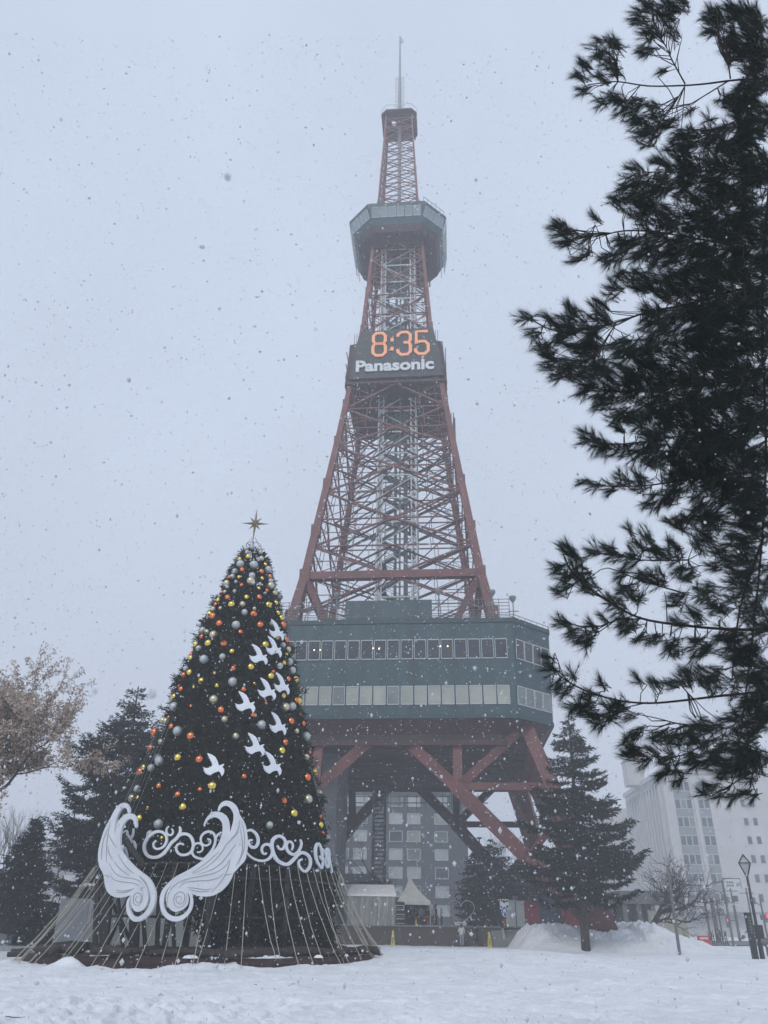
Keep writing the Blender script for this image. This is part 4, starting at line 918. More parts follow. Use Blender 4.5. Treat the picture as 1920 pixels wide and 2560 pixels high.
# wings
def wing(name, crop, scale, ox, oy, outer, hole, grooves, pA, pB, label):
    # vertical plane through the two ground points pA, pB
    A, B = pA, pB; d = (B-A); d.z = 0; d.normalize(); nb = Vector((-d.y, d.x, 0))   # nb points away from camera
    if nb.y < 0: nb = -nb
    def fn(cx, cy, off=0.):
        px, py = ox+cx/scale, oy+cy/scale; r = ray(px, py); t = ((A-nb*off-OC).dot(nb))/r.dot(nb); return OC+r*t
    t = thing(name, (A.x, A.y, 0), label, 'wing', 'pair of white wings'); L = Vector((A.x, A.y, 0))
    mb = MB(); mb.plate(smooth(outer, 3, True), [smooth(hole, 3, True)], lambda a, b: fn(a, b)-L, nb, .09); mb.build('wing_board', 'wingboard', t)
    mb = MB()
    for g in grooves:
        g = smooth(g, 4); m = len(g); stroke(mb, g, [9*math.sin(math.pi*(i+.6)/(m+.2))+3.5 for i in range(m)], lambda a, b: fn(a, b, .012)-L, th=.012, nrm=nb)
    mb.build('feather_groove', 'groove', t)
    return t, nb, fn
RW = [(1050, 300), (1055, 250), (1080, 200), (1120, 158), (1180, 138), (1240, 145), (1300, 175), (1350, 225), (1380, 290), (1400, 360), (1440, 420), (1480, 500), (1505, 580), (1520, 680), (1528, 800), (1525, 900), (1505, 1000), (1495, 1060), (1460, 1120), (1400, 1180), (1350, 1240), (1300, 1290), (1280, 1350), (1240, 1430), (1190, 1500), (1120, 1570), (1050, 1615), (960, 1655), (850, 1668), (740, 1660), (640, 1630), (655, 1700), (655, 1800), (630, 1880), (580, 1960), (500, 2030), (400, 2065), (300, 2055), (220, 2010), (160, 1930), (130, 1840), (120, 1740), (130, 1650), (165, 1560), (220, 1490), (300, 1410), (400, 1335), (500, 1285), (600, 1230), (700, 1165), (800, 1095), (880, 1030), (950, 960), (1020, 890), (1070, 800), (1105, 700), (1122, 620), (1125, 540), (1110, 480), (1070, 430), (1010, 402), (950, 410), (890, 450), (855, 500), (840, 548), (822, 535), (835, 480), (870, 410), (920, 355), (980, 318), (1042, 312), (1130, 335), (1190, 385), (1225, 450), (1243, 550), (1243, 640), (1266, 570), (1290, 480), (1300, 400), (1290, 330), (1260, 270), (1220, 232), (1170, 217), (1120, 235), (1088, 275), (1072, 305)]
RH = [(560, 1312), (500, 1340), (400, 1400), (300, 1490), (230, 1580), (195, 1680), (188, 1780), (205, 1860), (250, 1930), (320, 1975), (400, 1985), (480, 1960), (550, 1900), (590, 1830), (605, 1740), (600, 1670), (572, 1610), (585, 1690), (580, 1760), (560, 1810), (510, 1860), (450, 1895), (390, 1910), (330, 1900), (270, 1850), (235, 1780), (225, 1700), (240, 1600), (290, 1510), (370, 1420), (470, 1358)]
RG = [[(640, 1290), (800, 1180), (950, 1060), (1070, 950)], [(720, 1315), (900, 1260), (1050, 1180), (1170, 1060), (1300, 880), (1335, 830)], [(660, 1305), (850, 1210), (1000, 1090), (1120, 950), (1190, 830), (1300, 730), (1385, 630)], [(470, 1450), (600, 1380), (800, 1340), (1000, 1290), (1150, 1200), (1230, 1100)], [(420, 1530), (520, 1450), (700, 1420), (900, 1410), (1050, 1370), (1140, 1300)], [(560, 1525), (700, 1535), (850, 1560), (960, 1535)], [(610, 1560), (760, 1590), (920, 1585)],
      [(555, 1600), (545, 1720), (510, 1800), (440, 1840), (375, 1820), (345, 1750), (360, 1660), (410, 1605), (470, 1595), (520, 1640), (515, 1730), (470, 1785), (410, 1770), (380, 1720), (400, 1670), (450, 1670), (470, 1710), (440, 1750), (410, 1755)], [(1160, 1330), (1270, 1305)], [(1425, 460), (1470, 650), (1475, 850), (1440, 1000), (1380, 1150)], [(1400, 450), (1380, 560), (1330, 680), (1250, 750)], [(945, 1600), (1100, 1430), (1200, 1250), (1250, 1060)], [(250, 1780), (255, 1650), (310, 1540), (430, 1440), (560, 1380)], [(1340, 1180), (1430, 980), (1440, 780), (1400, 560)]]
LWo = [(542, 335), (540, 270), (510, 205), (460, 175), (400, 190), (340, 240), (290, 310), (240, 410), (190, 500), (130, 620), (90, 740), (50, 880), (30, 1020), (35, 1120), (60, 1230), (115, 1330), (130, 1430), (150, 1540), (190, 1630), (260, 1690), (350, 1718), (450, 1712), (555, 1680), (515, 1740), (495, 1800), (488, 1880), (500, 1960), (540, 2040), (600, 2100), (680, 2110), (760, 2080), (850, 2010), (920, 1910), (955, 1800), (963, 1680), (945, 1580), (900, 1470), (830, 1380), (740, 1310), (650, 1240), (560, 1150), (480, 1060), (420, 970), (395, 880), (390, 780), (400, 670), (430, 560), (480, 480), (540, 437), (590, 450), (618, 500), (633, 575), (655, 570), (655, 480), (640, 410), (600, 360), (552, 347), (490, 355), (430, 395), (370, 465), (335, 545), (316, 640), (303, 700), (303, 580), (320, 470), (350, 380), (410, 280), (460, 252), (500, 280), (515, 335)]
LH = [(690, 1358), (750, 1400), (830, 1500), (870, 1620), (885, 1720), (870, 1820), (820, 1920), (740, 2000), (660, 2030), (590, 2000), (550, 1920), (535, 1840), (545, 1760), (592, 1665), (565, 1740), (560, 1810), (590, 1890), (640, 1940), (700, 1945), (780, 1900), (830, 1810), (850, 1710), (840, 1610), (800, 1510), (740, 1420)]
LG = [[(355, 1010), (450, 1170), (540, 1270), (620, 1330)], [(290, 1130), (400, 1260), (545, 1360)], [(210, 1160), (300, 1310), (420, 1380), (600, 1410), (720, 1460), (790, 1560)], [(230, 1350), (300, 1430), (450, 1465), (600, 1480), (700, 1530), (760, 1620)], [(320, 1590), (450, 1610), (620, 1570)], [(330, 1630), (450, 1635), (580, 1600)], [(760, 1640), (750, 1760), (690, 1840), (620, 1820), (605, 1740), (630, 1660), (690, 1640), (735, 1690), (720, 1780), (670, 1800), (640, 1750), (665, 1700), (700, 1710)], [(190, 880), (210, 1000), (270, 1110)], [(190, 680), (260, 800), (320, 900)], [(190, 600), (120, 780), (90, 960), (90, 1100)], [(230, 480), (190, 700), (170, 900), (170, 1150)], [(140, 1350), (210, 1385)]]
pA = P(393, 2300, 33.1); pB = P(620, 2300, 33.3); w1, nb1, fn1 = wing('wing_ornament', 0, 6.381, 380, 1980, RW, RH, RG, pA, pB, 'right one of two big white carved wings, shown broad and frontal')
pA2 = P(388, 2300, 33.1); pB2 = P(245, 2300, 35.3); w2, nb2, fn2 = wing('wing_ornament', 0, 6.505, 240, 1980, LWo, LH, LG, pA2, pB2, 'left one of two big white carved wings, turned away and narrower')

# scrolls
def on_ring(px, py, rad):
    r0 = ray(px, py); a = r0.x**2+r0.y**2; b = 2*(r0.x*(OC.x-AX)+r0.y*(OC.y-AY)); c = (OC.x-AX)**2+(OC.y-AY)**2-rad*rad; D = b*b-4*a*c
    t = (-b-math.sqrt(D))/(2*a) if D > 0 else -b/(2*a); return OC+r0*t
A_ = lambda l: [(240+x/6.505, 1980+y/6.505) for x, y in l]
B_ = lambda l: [(380+x/6.381, 1980+y/6.381) for x, y in l]
C_ = lambda l: [(600+x/6.381, 2050+y/6.381) for x, y in l]
SCR = [('large double scroll left of the right wing', [(A_([(975, 790), (935, 830), (935, 890), (980, 925), (1050, 915), (1110, 870), (1145, 790), (1135, 710), (1080, 655), (1000, 640), (920, 670), (840, 740), (790, 830), (780, 930), (820, 1020), (900, 1060), (1000, 1055), (1080, 1010), (1160, 920), (1220, 830)])+B_([(382, 745), (430, 690), (510, 665), (590, 690), (640, 760), (655, 850), (630, 940), (570, 990), (490, 1005), (420, 980), (385, 920), (390, 860), (430, 825), (480, 825), (495, 850)]), 7), (A_([(1180, 555), (1145, 600), (1145, 660), (1180, 700), (1230, 690), (1250, 640), (1225, 595)]), 4.5), (B_([(435, 550), (450, 600), (440, 650), (400, 700)]), 6)]),
       ('small paired scroll touching the right wing', [(B_([(715, 955), (760, 960), (805, 920), (800, 850), (750, 815), (690, 830), (645, 890), (640, 970), (680, 1030), (760, 1060), (830, 1065), (900, 1000), (960, 920), (1000, 830), (1010, 740), (980, 660), (910, 630), (840, 650), (785, 710), (780, 790), (820, 845), (880, 850), (930, 810), (925, 760), (880, 745)]), 5.8), (B_([(1110, 640), (1050, 680), (1020, 740), (1010, 850)]), 5)]),
       ('curling scroll just right of the right wing', [(C_([(60, 190), (110, 175), (180, 160), (250, 210), (290, 290), (285, 380), (240, 435), (180, 425), (145, 380), (150, 325), (205, 320)]), 7), (C_([(60, 430), (110, 520), (180, 590), (280, 640), (380, 650), (460, 620), (510, 560), (525, 480), (490, 410), (430, 385), (375, 410), (350, 470), (370, 530), (405, 545), (425, 520)]), 6.2)]),
       ('wide flowing scroll at the right front of tree', [(C_([(600, 405), (630, 455), (680, 465), (715, 420), (730, 350), (690, 280), (620, 255), (550, 290), (515, 370), (520, 460), (550, 560), (610, 650), (700, 700), (780, 700), (850, 640), (920, 560), (990, 520), (1060, 540), (1110, 590), (1130, 670), (1110, 760), (1050, 820), (990, 790), (945, 720), (950, 650), (1000, 625)]), 7.5), (C_([(830, 480), (850, 420), (830, 360), (780, 345), (745, 390), (750, 460), (790, 520), (860, 550), (930, 510), (975, 430), (985, 360), (965, 310)]), 6.2)]),
       ('foreshortened scroll at the right edge of tree', [(C_([(1275, 570), (1305, 630), (1320, 560), (1300, 450), (1260, 375), (1225, 410), (1212, 500), (1225, 620), (1270, 720), (1312, 770), (1330, 650), (1312, 520)]), 5.5), (C_([(1305, 450), (1355, 500), (1390, 600), (1420, 700), (1405, 760), (1372, 690), (1365, 600)]), 4.5)]),
       ('edge-on scroll furthest right on tree', [(C_([(1440, 650), (1410, 600), (1395, 520), (1400, 450), (1425, 490), (1430, 560), (1440, 640), (1455, 720), (1475, 800), (1472, 845)]), 4)]),
       ('scroll glimpsed inside the left wing hook', [(A_([(600, 590), (595, 680), (555, 770), (510, 850), (560, 800), (605, 810), (630, 880), (620, 960), (600, 1020)]), 4.5), (A_([(430, 670), (480, 625), (500, 670), (465, 730), (515, 700), (525, 740), (485, 785)]), 3.6), (A_([(430, 970), (460, 900), (490, 1000), (510, 1080), (570, 1070)]), 3.6)])]
for lab, strokes in SCR:
    c = on_ring(*strokes[0][0][0], 5.9); L = Vector((c.x, c.y, 0)); mb = MB()
    for pts, w in strokes:
        s2 = smooth(pts, 3); m = len(s2); cp = on_ring(*s2[m//2], 5.9); nn_ = Vector((AX-cp.x, AY-cp.y, 0)).normalized()
        stroke(mb, s2, [w*(.62+.5*math.sin(math.pi*i/(m-1))) for i in range(m)], lambda a, b: on_ring(a, b, 5.9)-L, th=.07, nrm=nn_)
    o = mb.build('scroll_ornament', 'white'); o.location = L; tag(o, 'white '+lab, 'scroll', 'white scroll ornaments round the decorated tree')

# steel frame round the foot
fr = thing('support_frame', CT, 'black steel post frame standing around the foot of the decorated tree', 'frame')
for i in range(20):
    a = 2*math.pi*i/20+.13; r0_, r1_ = 5.1+.3*math.sin(i*2.3), 5.6; mb = MB()
    mb.bar((r0_*math.cos(a), r0_*math.sin(a), 0), (r1_*math.cos(a+.03*math.sin(i)), r1_*math.sin(a), 3.75), .2 if i % 3 else .3)
    if i % 4 == 0: mb.bar((r0_*math.cos(a), r0_*math.sin(a), .5), (r1_*math.cos(a+.3), r1_*math.sin(a+.3), 2.6), .13)
    mb.build('post', 'black', fr)
for z, r in ((1.75, 5.4), (3.2, 5.6), (3.72, 5.75)):
    mb = MB(); mb.tube([(r*math.cos(2*math.pi*i/48), r*math.sin(2*math.pi*i/48), z) for i in range(49)], .05, 6); mb.build('ring_rail', 'black', fr)
mb = MB(); q1 = fn2(410, 700)-CT; q2 = fn2(590, 1060)-CT; mb.bar(q1+Vector((0, .3, 0)), q2+Vector((.4, .5, -.3)), .16); mb.build('wing_strut', 'black', fr)
for p in (fn2(700, 1450), fn2(300, 1400), fn1(900, 1300), fn1(300, 1500)):
    q = p-CT; mb = MB(); mb.bar(q+Vector((0, .15, 0)), Vector((q.x*.72, q.y*.72+.3, 3.1)), .1); mb.build('wing_strut', 'black', fr)
    mb = MB(); mb.bar(q+Vector((0, .15, 0)), Vector((q.x*.85+.2, q.y*.85, 0.1)), .12); mb.build('wing_strut', 'black', fr)
# bed with timbers
mb = MB(); n = 64; ring = [[((r+(.25*math.sin(k*1.7)+.2*math.sin(k*.63)))*math.cos(2*math.pi*k/n), (r+.2*math.sin(k*1.1))*math.sin(2*math.pi*k/n), z) for k in range(n)] for r, z in ((7.95, -.3), (7.9, .2), (7.55, .36), (5, .42))]
mb.loft(ring); o = mb.build('planting_bed', 'soil'); o.location = CT; tag(o, 'dark brown raised bed under the decorated tree, edged with snow', 'planting bed')
logs = []
for i in range(34):
    a = R(rng.uniform(-190, 10)); r = rng.uniform(5.2, 7.7); x, y = r*math.cos(a), r*math.sin(a); b = a+R(90)+rng.normal(0, .5); L = rng.uniform(.7, 2.3); z = .47+.06*rng.random()
    mb = MB(); mb.tube([(-L*math.cos(b), -L*math.sin(b), 0), (0, 0, .06), (L*math.cos(b), L*math.sin(b), .02)], [.12, .15, .11], 8); o = mb.build('timber_log', 'timber', smooth=True); o.location = CT+Vector((x, y, z))
    logs.append(o)
for i in range(9):
    a = R(-200+i*3.6); L = 1.2; r = 7.9; mb = MB(); x, y = r*math.cos(a), r*math.sin(a); mb.tube([(-L, -.35, 0), (0, 0, .05), (L, .42, 0)], [.1, .13, .1], 8); o = mb.build('timber_log', 'timber', smooth=True); o.location = CT+Vector((x+.4, y-.4, .2+.1*(i % 2))); logs.append(o)
for i, o in enumerate(sorted(logs, key=lambda q: q.location.x)): tag(o, f'dark wet timber on the bed under the decorated tree, {ordinal(i+1)} from left', 'log', 'dark timbers on the bed')
mb = MB()
for i in range(60):
    a = R(rng.uniform(-195, 0)); r = rng.uniform(5.0, 7.6); s0 = rng.uniform(.05, .2); n = 11; ph = rng.random(n)*.6+.6
    mb.loft([[(r*math.cos(a)+s0*f*ph[k]*1.7*math.cos(k*.571), r*math.sin(a)+s0*f*ph[k]*math.sin(k*.571), z) for k in range(n)] for f, z in ((1, .36), (.7, .44), (.1, .47))])
o = mb.build('snow_patches', 'snow'); o.location = CT; tag(o, kind='stuff', label='thin snow patches lying on the dark bed', cat='snow patch')
# rope lights
NR = 76
for i in range(NR):
    a = 2*math.pi*(i+.5)/NR-math.pi/2; rt, rb = 5.82, 8.15+.15*math.sin(i*1.9); mb = MB(); n = 7; pts = []
    gx, gy = AX-.28+rb*math.cos(a), AY+rb*math.sin(a); g = gz(gx, gy)-.03; zt = 3.72; jt = rng.normal(0, .035)
    for k in range(n+1):
        t = k/n; rr_ = rt+(rb-rt)*(t**1.08); sag = -.16*math.sin(math.pi*t)+(.03*rng.normal() if 0 < t < 1 else 0); aa = a+jt*t
        pts.append(Vector((AX-.28*t+rr_*math.cos(aa), AY+rr_*math.sin(aa), zt+(g-zt)*t+sag)))
    L = Vector((gx, gy, 0)); mb.tube([p-L for p in pts], .0135, 5); o = mb.build('rope_light', 'rope'); o.location = L
    dg = (math.degrees(a)+90+180) % 360-180
    front = abs(dg) < 90
    idx = sum(1 for j in range(NR) if (lambda q: (abs(q) < 90) == front and q < dg-.01)(((360*(j+.5)/NR)+180) % 360-180))
    if front: lab = f'cream rope light of the front fan, {ordinal(idx+1)} from left'
    else: lab = f'cream rope light behind the tree, {ordinal(idx+1)} of the far fan'
    tag(o, lab, 'rope light', 'rope lights fanned round the decorated tree')
# thin wires stretched beside the crown
mb = MB()
for i in range(14):
    a = R(-190+i*4.5); mb.tube([((TR(10)+.25)*math.cos(a), (TR(10)+.25)*math.sin(a), 10.5), (5.8*math.cos(a), 5.8*math.sin(a), 3.7)], .009, 3)
mb.build('guy_wire', 'wire', fr); mb = MB()
for i in range(6):
    a = R(-8+i*5); mb.tube([((TR(8)+.1)*math.cos(a), (TR(8)+.1)*math.sin(a), 8.5), (5.8*math.cos(a), 5.8*math.sin(a), 3.7)], .012, 3)
mb.build('guy_wire', 'wire', fr)

# ================================================================== square, wall, tents, people
mb = MB(); a, b = P(640, 2330, 74), P(1322, 2330, 74); wl_ = a.x-6; wr_ = b.x
mb.box(((wl_+wr_)/2, 74.4, .55), (wr_-wl_, .5, 1.7)); rw = mb.build('retaining_wall', 'brick', loc=((wl_+wr_)/2, 74.4, 0)); tag(rw, 'low dark brick retaining wall below the tents', 'wall')
mb = MB(); mb.box((0, -.04, 1.46), (wr_-wl_+.1, .62, .12)); mb.build('coping', 'concrete', rw)
mb = MB(); mb.box((-28, 110, .35), (106, 70, 2.06)); o = mb.build('terrace', 'concrete'); tag(o, kind='structure'); TZ = 1.38
# a paved slope at the right end of the wall
mb = MB(); p = P(1285, 2345, 72); mb.add([(p.x-1.6, 72.5, 0), (p.x+3, 72.5, 0), (p.x+3, 74.2, 1.5), (p.x-1.6, 74.2, 1.2), (p.x-1.6, 75, 0), (p.x+3, 75, 0)], [(0, 1, 2, 3), (0, 3, 4), (1, 5, 2), (3, 2, 5, 4)]); o = mb.build('ramp', 'concrete'); tag(o, kind='structure')
# box tent
A, B = P(867, 2314, 78), P(986, 2314, 78); x0, x1 = A.x, B.x; tz = P(925, 2237, 78).z; rz2 = P(925, 2211, 79.5).z
t = thing('market_tent', ((x0+x1)/2, 79.5, TZ), 'ridge roofed market tent with white canvas top and vinyl curtain sides', 'tent', 'festival tents'); hw_ = (x1-x0)/2; h1 = tz-TZ; h2 = rz2-TZ
mb = MB(); mb.add([(-hw_-.1, -1.6, h1-.12), (hw_+.15, -1.6, h1-.12), (hw_+.15, -1.5, h1+.05), (-hw_-.1, -1.5, h1+.05), (-hw_+.25, .1, h2), (hw_-.05, .1, h2), (hw_+.15, 1.7, h1), (-hw_-.1, 1.7, h1)], [(0, 1, 2, 3), (3, 2, 5, 4), (4, 5, 6, 7), (2, 6, 5), (3, 4, 7)]); mb.build('canvas_roof', 'tent', t)
mb = MB()
n = 26
for side in range(4):
    P0 = [(-hw_, -1.5), (hw_, -1.5), (hw_, 1.6), (-hw_, 1.6)][side]; P1 = [(hw_, -1.5), (hw_, 1.6), (-hw_, 1.6), (-hw_, -1.5)][side]; v = []
    for k in range(n+1):
        f = k/n; w = .05*math.sin(k*1.9); v += [(P0[0]+(P1[0]-P0[0])*f+(w if side % 2 else 0), P0[1]+(P1[1]-P0[1])*f+(0 if side % 2 else w), 0.02), (P0[0]+(P1[0]-P0[0])*f+(w if side % 2 else 0), P0[1]+(P1[1]-P0[1])*f+(0 if side % 2 else w), h1-.02)]
    mb.add(v, [(2*k, 2*k+2, 2*k+3, 2*k+1) for k in range(n)])
mb.build('vinyl_curtain', 'vinyl', t)
for sx in (-1, -.35, .35, 1):
    for sy in (-1.45, 1.5): mb = MB(); mb.bar((sx*(hw_-.05), sy, 0), (sx*(hw_-.05), sy, h1), .07); mb.build('pole', 'frame', t)
mb = MB(); mb.box((0, .2, .45), (hw_*1.5, 1.2, .9)); mb.box((.6, .6, 1.2), (1.2, .7, .7)); mb.build('counter', 'navy', t)
# small canopy behind it, and a taller white panel at its right
A = P(850, 2235, 84); t = thing('small_canopy', (A.x, 84, TZ), 'small pale canopy half hidden left of the ridge tent', 'canopy', 'festival tents'); zz = P(850, 2215, 84).z-TZ
mb = MB(); mb.add([(-1.6, -1, zz-.7), (1.3, -1, zz-.7), (1.5, .8, zz+.2), (-1.2, .8, zz+.2), (1.5, 1, zz-.8), (-1.4, 1, zz-.8)], [(0, 1, 2, 3), (2, 4, 5, 3), (1, 4, 2), (0, 3, 5)]); mb.build('canvas_roof', 'tent', t)
for x in (-1.4, 1.2): mb = MB(); mb.bar((x, -.9, 0), (x, -.9, zz-.7), .08); mb.build('pole', 'frame', t)
# pagoda tent
A = P(1023, 2180, 80.5); t = thing('pagoda_tent', (A.x+.3, 81, TZ), 'grey pagoda tent with tall pointed peak sheltering a group of people', 'tent', 'festival tents'); ap = A.z-TZ; ev = P(1030, 2254, 79).z-TZ
L_, R_ = P(992, 2254, 79.2).x-A.x-.3, P(1077, 2254, 79.2).x-A.x-.3; rings = []
for k in range(9):
    f = k/8; s = (1-f)**1.75*.94+.06*(1-f)+.004; z = ev+(ap-ev)*f; c = (-.3*f, 0)
    rings.append([(c[0]+L_*s, -1.8*s, z), (c[0]+R_*s, -1.8*s, z), (c[0]+R_*s, 1.8*s, z), (c[0]+L_*s, 1.8*s, z)])
mb = MB(); mb.loft(rings, cap=False); mb.add([(L_, -1.81, ev-.25), (R_, -1.81, ev-.25), (R_, -1.81, ev), (L_, -1.81, ev)], [(0, 1, 2, 3)]); mb.build('canvas_roof', 'tentgrey', t)
for x in (L_, R_):
    for y in (-1.75, 1.75): mb = MB(); mb.bar((x*.97, y, 0), (x*.97, y, ev), .07); mb.build('pole', 'frame', t)
mb = MB(); mb.box((0, 1.9, 1.1), ((R_-L_)*.95, .05, 2.1)); mb.build('back_curtain', 'stair', t)
# shelf rack
A, B = P(990, 2313, 77.5), P(1012, 2256, 77.5); t = thing('display_rack', ((A.x+B.x)/2, 77.6, TZ), 'dark shelf rack between the two tents', 'rack'); w = B.x-A.x; h = B.z-TZ
mb = MB(); mb.box((-w/2, 0, h/2), (.06, .5, h)); mb.box((w/2, 0, h/2), (.06, .5, h)); mb.box((0, .22, h/2), (w, .05, h)); mb.box((0, 0, h), (w, .55, .08)); mb.build('rack_frame', 'signblack', t)
for k in range(5):
    mb = MB(); mb.box((0, 0, .25+k*h/5.4), (w*.95, .5, .05)); sf = mb.build('shelf', 'frame', t); mb = MB()
    for q in range(4): mb.box((-w*.36+q*w*.24, -.05, .38+k*h/5.4), (w*.17, .25, .2))
    mb.build('goods', ('navy', 'stair', 'cloth_red', 'stair', 'navy')[k], sf)
# heart frame
c = P(1153, 2278, 76.8); t = thing('heart_frame', (c.x, 76.8, TZ), 'pale outlined heart shaped photo frame standing above the brick wall', 'heart frame'); s = 33*depth(c)/F; mb = MB(); pts = []
for k in range(61):
    q = 2*math.pi*k/60; pts.append((s*16*math.sin(q)**3/16, 0, c.z-TZ+s*(13*math.cos(q)-5*math.cos(2*q)-2*math.cos(3*q)-math.cos(4*q))/16.5))
mb.tube(pts, .045, 6); mb.build('heart_tube', 'wire', t)
mb = MB(); bz = P(1150, 2305, 76.7).z-TZ; mb.box((-.1, -.05, bz-.12), (1.0, .06, .26)); bd = mb.build('name_board', 'signwhite', t)
text_mb('I SAPPORO', .16, .002, .005, fn=lambda p: (p.x-.1, -.09-p.z, p.y+bz-.12)).build('lettering', 'signblack', bd)
mb = MB(); mb.bar((-.5, 0, 0), (-.5, 0, bz), .05); mb.bar((.4, 0, 0), (.4, 0, bz), .05); mb.build('stand', 'wire', t)
# yellow floor signs
for px, py, lab in ((982, 2366, 'yellow caution board standing before the wall below the ridge tent'), (1224.5, 2371, 'yellow caution board standing before the wall by the leaning post')):
    p = P(px, py, 71.5); z = gz(p.x, p.y)-.05; t = thing('caution_board', (p.x, p.y, z), lab, 'caution sign', 'yellow caution boards'); mb = MB(); h = 1.15
    for s in (-1, 1):
        mb.add([(-.17, s*.28, 0), (.17, s*.28, 0), (.07, s*.04, h), (-.07, s*.04, h), (-.17, s*.25, 0), (.17, s*.25, 0), (.07, s*.01, h), (-.07, s*.01, h)], [(0, 1, 2, 3), (7, 6, 5, 4), (0, 4, 5, 1), (1, 5, 6, 2), (2, 6, 7, 3), (3, 7, 4, 0)])
    pn = mb.build('panel', 'yellow', t); mb = MB()
    for z_ in (.3, .45, .6): mb.box((0, -.285+.24*z_/1.15, z_), (.12-.03*z_, .02, .07))
    mb.build('warning_print', 'signblack', pn)
# sign post with cow pattern and blue disc
p = P(1259, 2372, 73.3); t = thing('notice_post', (p.x, 73.3, 0), 'weathered post carrying a black and white patched board and blue round sign', 'sign post')
q = lambda x, y: P(x, y, 73.2)-Vector((p.x, 73.3, 0))
mb = MB(); a, b, c, d = q(1262, 2370), q(1254, 2318), q(1259, 2318), q(1268, 2370); mb.add([a, d, c, b]+[v+Vector((0, .3, 0)) for v in (a, d, c, b)], [(0, 1, 2, 3), (7, 6, 5, 4), (0, 4, 5, 1), (1, 5, 6, 2), (2, 6, 7, 3), (3, 7, 4, 0)]); mb.build('wooden_post', 'kerbstone', t)
mb = MB(); mb.bar(q(1256, 2320), q(1253, 2250), .16); mb.build('upper_post', 'timber', t)
a, b = q(1250, 2273), q(1270, 2248); mb = MB(); mb.box(((a.x+b.x)/2, -.22, (a.z+b.z)/2), (b.x-a.x, .06, b.z-a.z)); bd = mb.build('patched_board', 'signwhite', t)
mb = MB(); rs = random.Random(4)
for ax_, az_ in ((.15, .2), (.5, .75), (.85, .25), (.2, .85), (.82, .8), (.5, .12)):
    cx, cz = a.x+(b.x-a.x)*ax_, a.z+(b.z-a.z)*az_; rr_ = .06+.05*rs.random(); mb.plate([(cx+rr_*(1+.4*rs.random())*math.cos(k*.9), cz+rr_*(1+.4*rs.random())*math.sin(k*.9)) for k in range(7)], [], lambda u, v: Vector((u, -.262, v)), Vector((0, 1, 0)), .008)
mb.build('black_patches', 'signblack', bd)
c = q(1261, 2279); rr_ = 9.6*depth(P(1261, 2279, 73))/F; mb = MB()
disk = lambda r, y, th, sx=.82: [[(c.x+sx*r*math.cos(k*.2618), y, c.z+r*1.28*math.sin(k*.2618)) for k in range(24)], [(c.x+sx*r*math.cos(k*.2618), y+th, c.z+r*1.28*math.sin(k*.2618)) for k in range(24)]]
mb.loft(disk(rr_, -.3, .05)); dd = mb.build('round_sign', 'signwhite', t)
mb = MB(); mb.loft(disk(rr_*.86, -.312, .01)); bf = mb.build('blue_face', 'blue', dd)
mb = MB(); mb.loft([[(c.x+.13*math.cos(k*.52), -.325, c.z+.1+.1*math.sin(k*.52)) for k in range(12)], [(c.x+.13*math.cos(k*.52), -.315, c.z+.1+.1*math.sin(k*.52)) for k in range(12)]])
for s in (-1, 1): mb.bar((c.x+s*.16, -.32, c.z-.22), (c.x+s*.03, -.32, c.z+.02), .05)
mb.bar((c.x-.18, -.32, c.z+.0), (c.x+.18, -.32, c.z-.05), .05); mb.build('white_symbol', 'signwhite', bf)
c2 = q(1262, 2306); mb = MB(); mb.box((c2.x-.05, -.25, c2.z), (.22, .05, .5)); mb.build('red_board', 'redpanel', t); mb = MB(); mb.box((c2.x+.2, -.25, c2.z+.05), (.2, .05, .55)); mb.build('green_board', 'poster', t)
# booth panels
def panel(x0, x1, y0, y1, Y, m, name, lab, cat, th=.15, group=None):
    a, b = P(x0, y1, Y), P(x1, y0, Y); mb = MB(); w = b.x-a.x; h = b.z-TZ; mb.box((0, 0, h/2), (w, th, h)); mb.box((0, -.02, h-.05), (w+.06, th+.1, .1)); mb.box((0, -.03, .06), (w+.05, th+.1, .12)); 
    o = mb.build(name, m); o.location = ((a.x+b.x)/2, Y, TZ); return tag(o, lab, cat, group)
panel(1268, 1286, 2250, 2314, 80, 'frame', 'booth_panel', 'pale grey booth panel left of the dark post', 'panel', group='booth panels on the terrace')
panel(1293, 1309, 2252, 2314, 80, 'frame', 'booth_panel', 'pale grey booth panel between the dark post and red panel', 'panel', group='booth panels on the terrace')
panel(1286.5, 1292.5, 2240, 2316, 80.3, 'stair', 'square_post', 'dark square post between two pale booth panels', 'post', .3)
panel(1309.5, 1347, 2251, 2316, 80.2, 'redpanel', 'booth_panel', 'dark red booth panel next to the pale ones', 'panel', group='booth panels on the terrace')
panel(1348, 1392, 2245, 2316, 81, 'navy', 'booth_panel', 'dark blue booth panel behind the snow mound', 'panel', group='booth panels on the terrace')
panel(1392, 1500, 2255, 2316, 83, 'redpanel', 'red_wall', 'low reddish wall glimpsed behind the spruce trunk', 'wall', 1)
# poster on the concrete core
pq = P(800, 2060, 75.2); t = thing('poster', (pq.x, 76.2, 0), 'tall pale green poster hung on the concrete pillar beside the decorated tree', 'poster')
a, b = P(775, 2110, 76.2), P(830, 2006, 76.2); mb = MB(); mb.box(((a.x+b.x)/2-pq.x, 0, (a.z+b.z)/2), (b.x-a.x, .05, b.z-a.z)); sh_ = mb.build('sheet', 'poster', t)
zt = b.z-.75; xr = b.x-pq.x
text_mb('SAPPORO', .75, .012, .01, fn=lambda p: (p.x*.66+xr-1.45, -.04-p.z, p.y+zt)).build('lettering', 'green', sh_)
mb = MB()
for k in range(3): mb.box((xr-.55, -.035, zt-.55-k*.22), (.34, .02, .1))
mb.build('small_print', 'green', sh_)

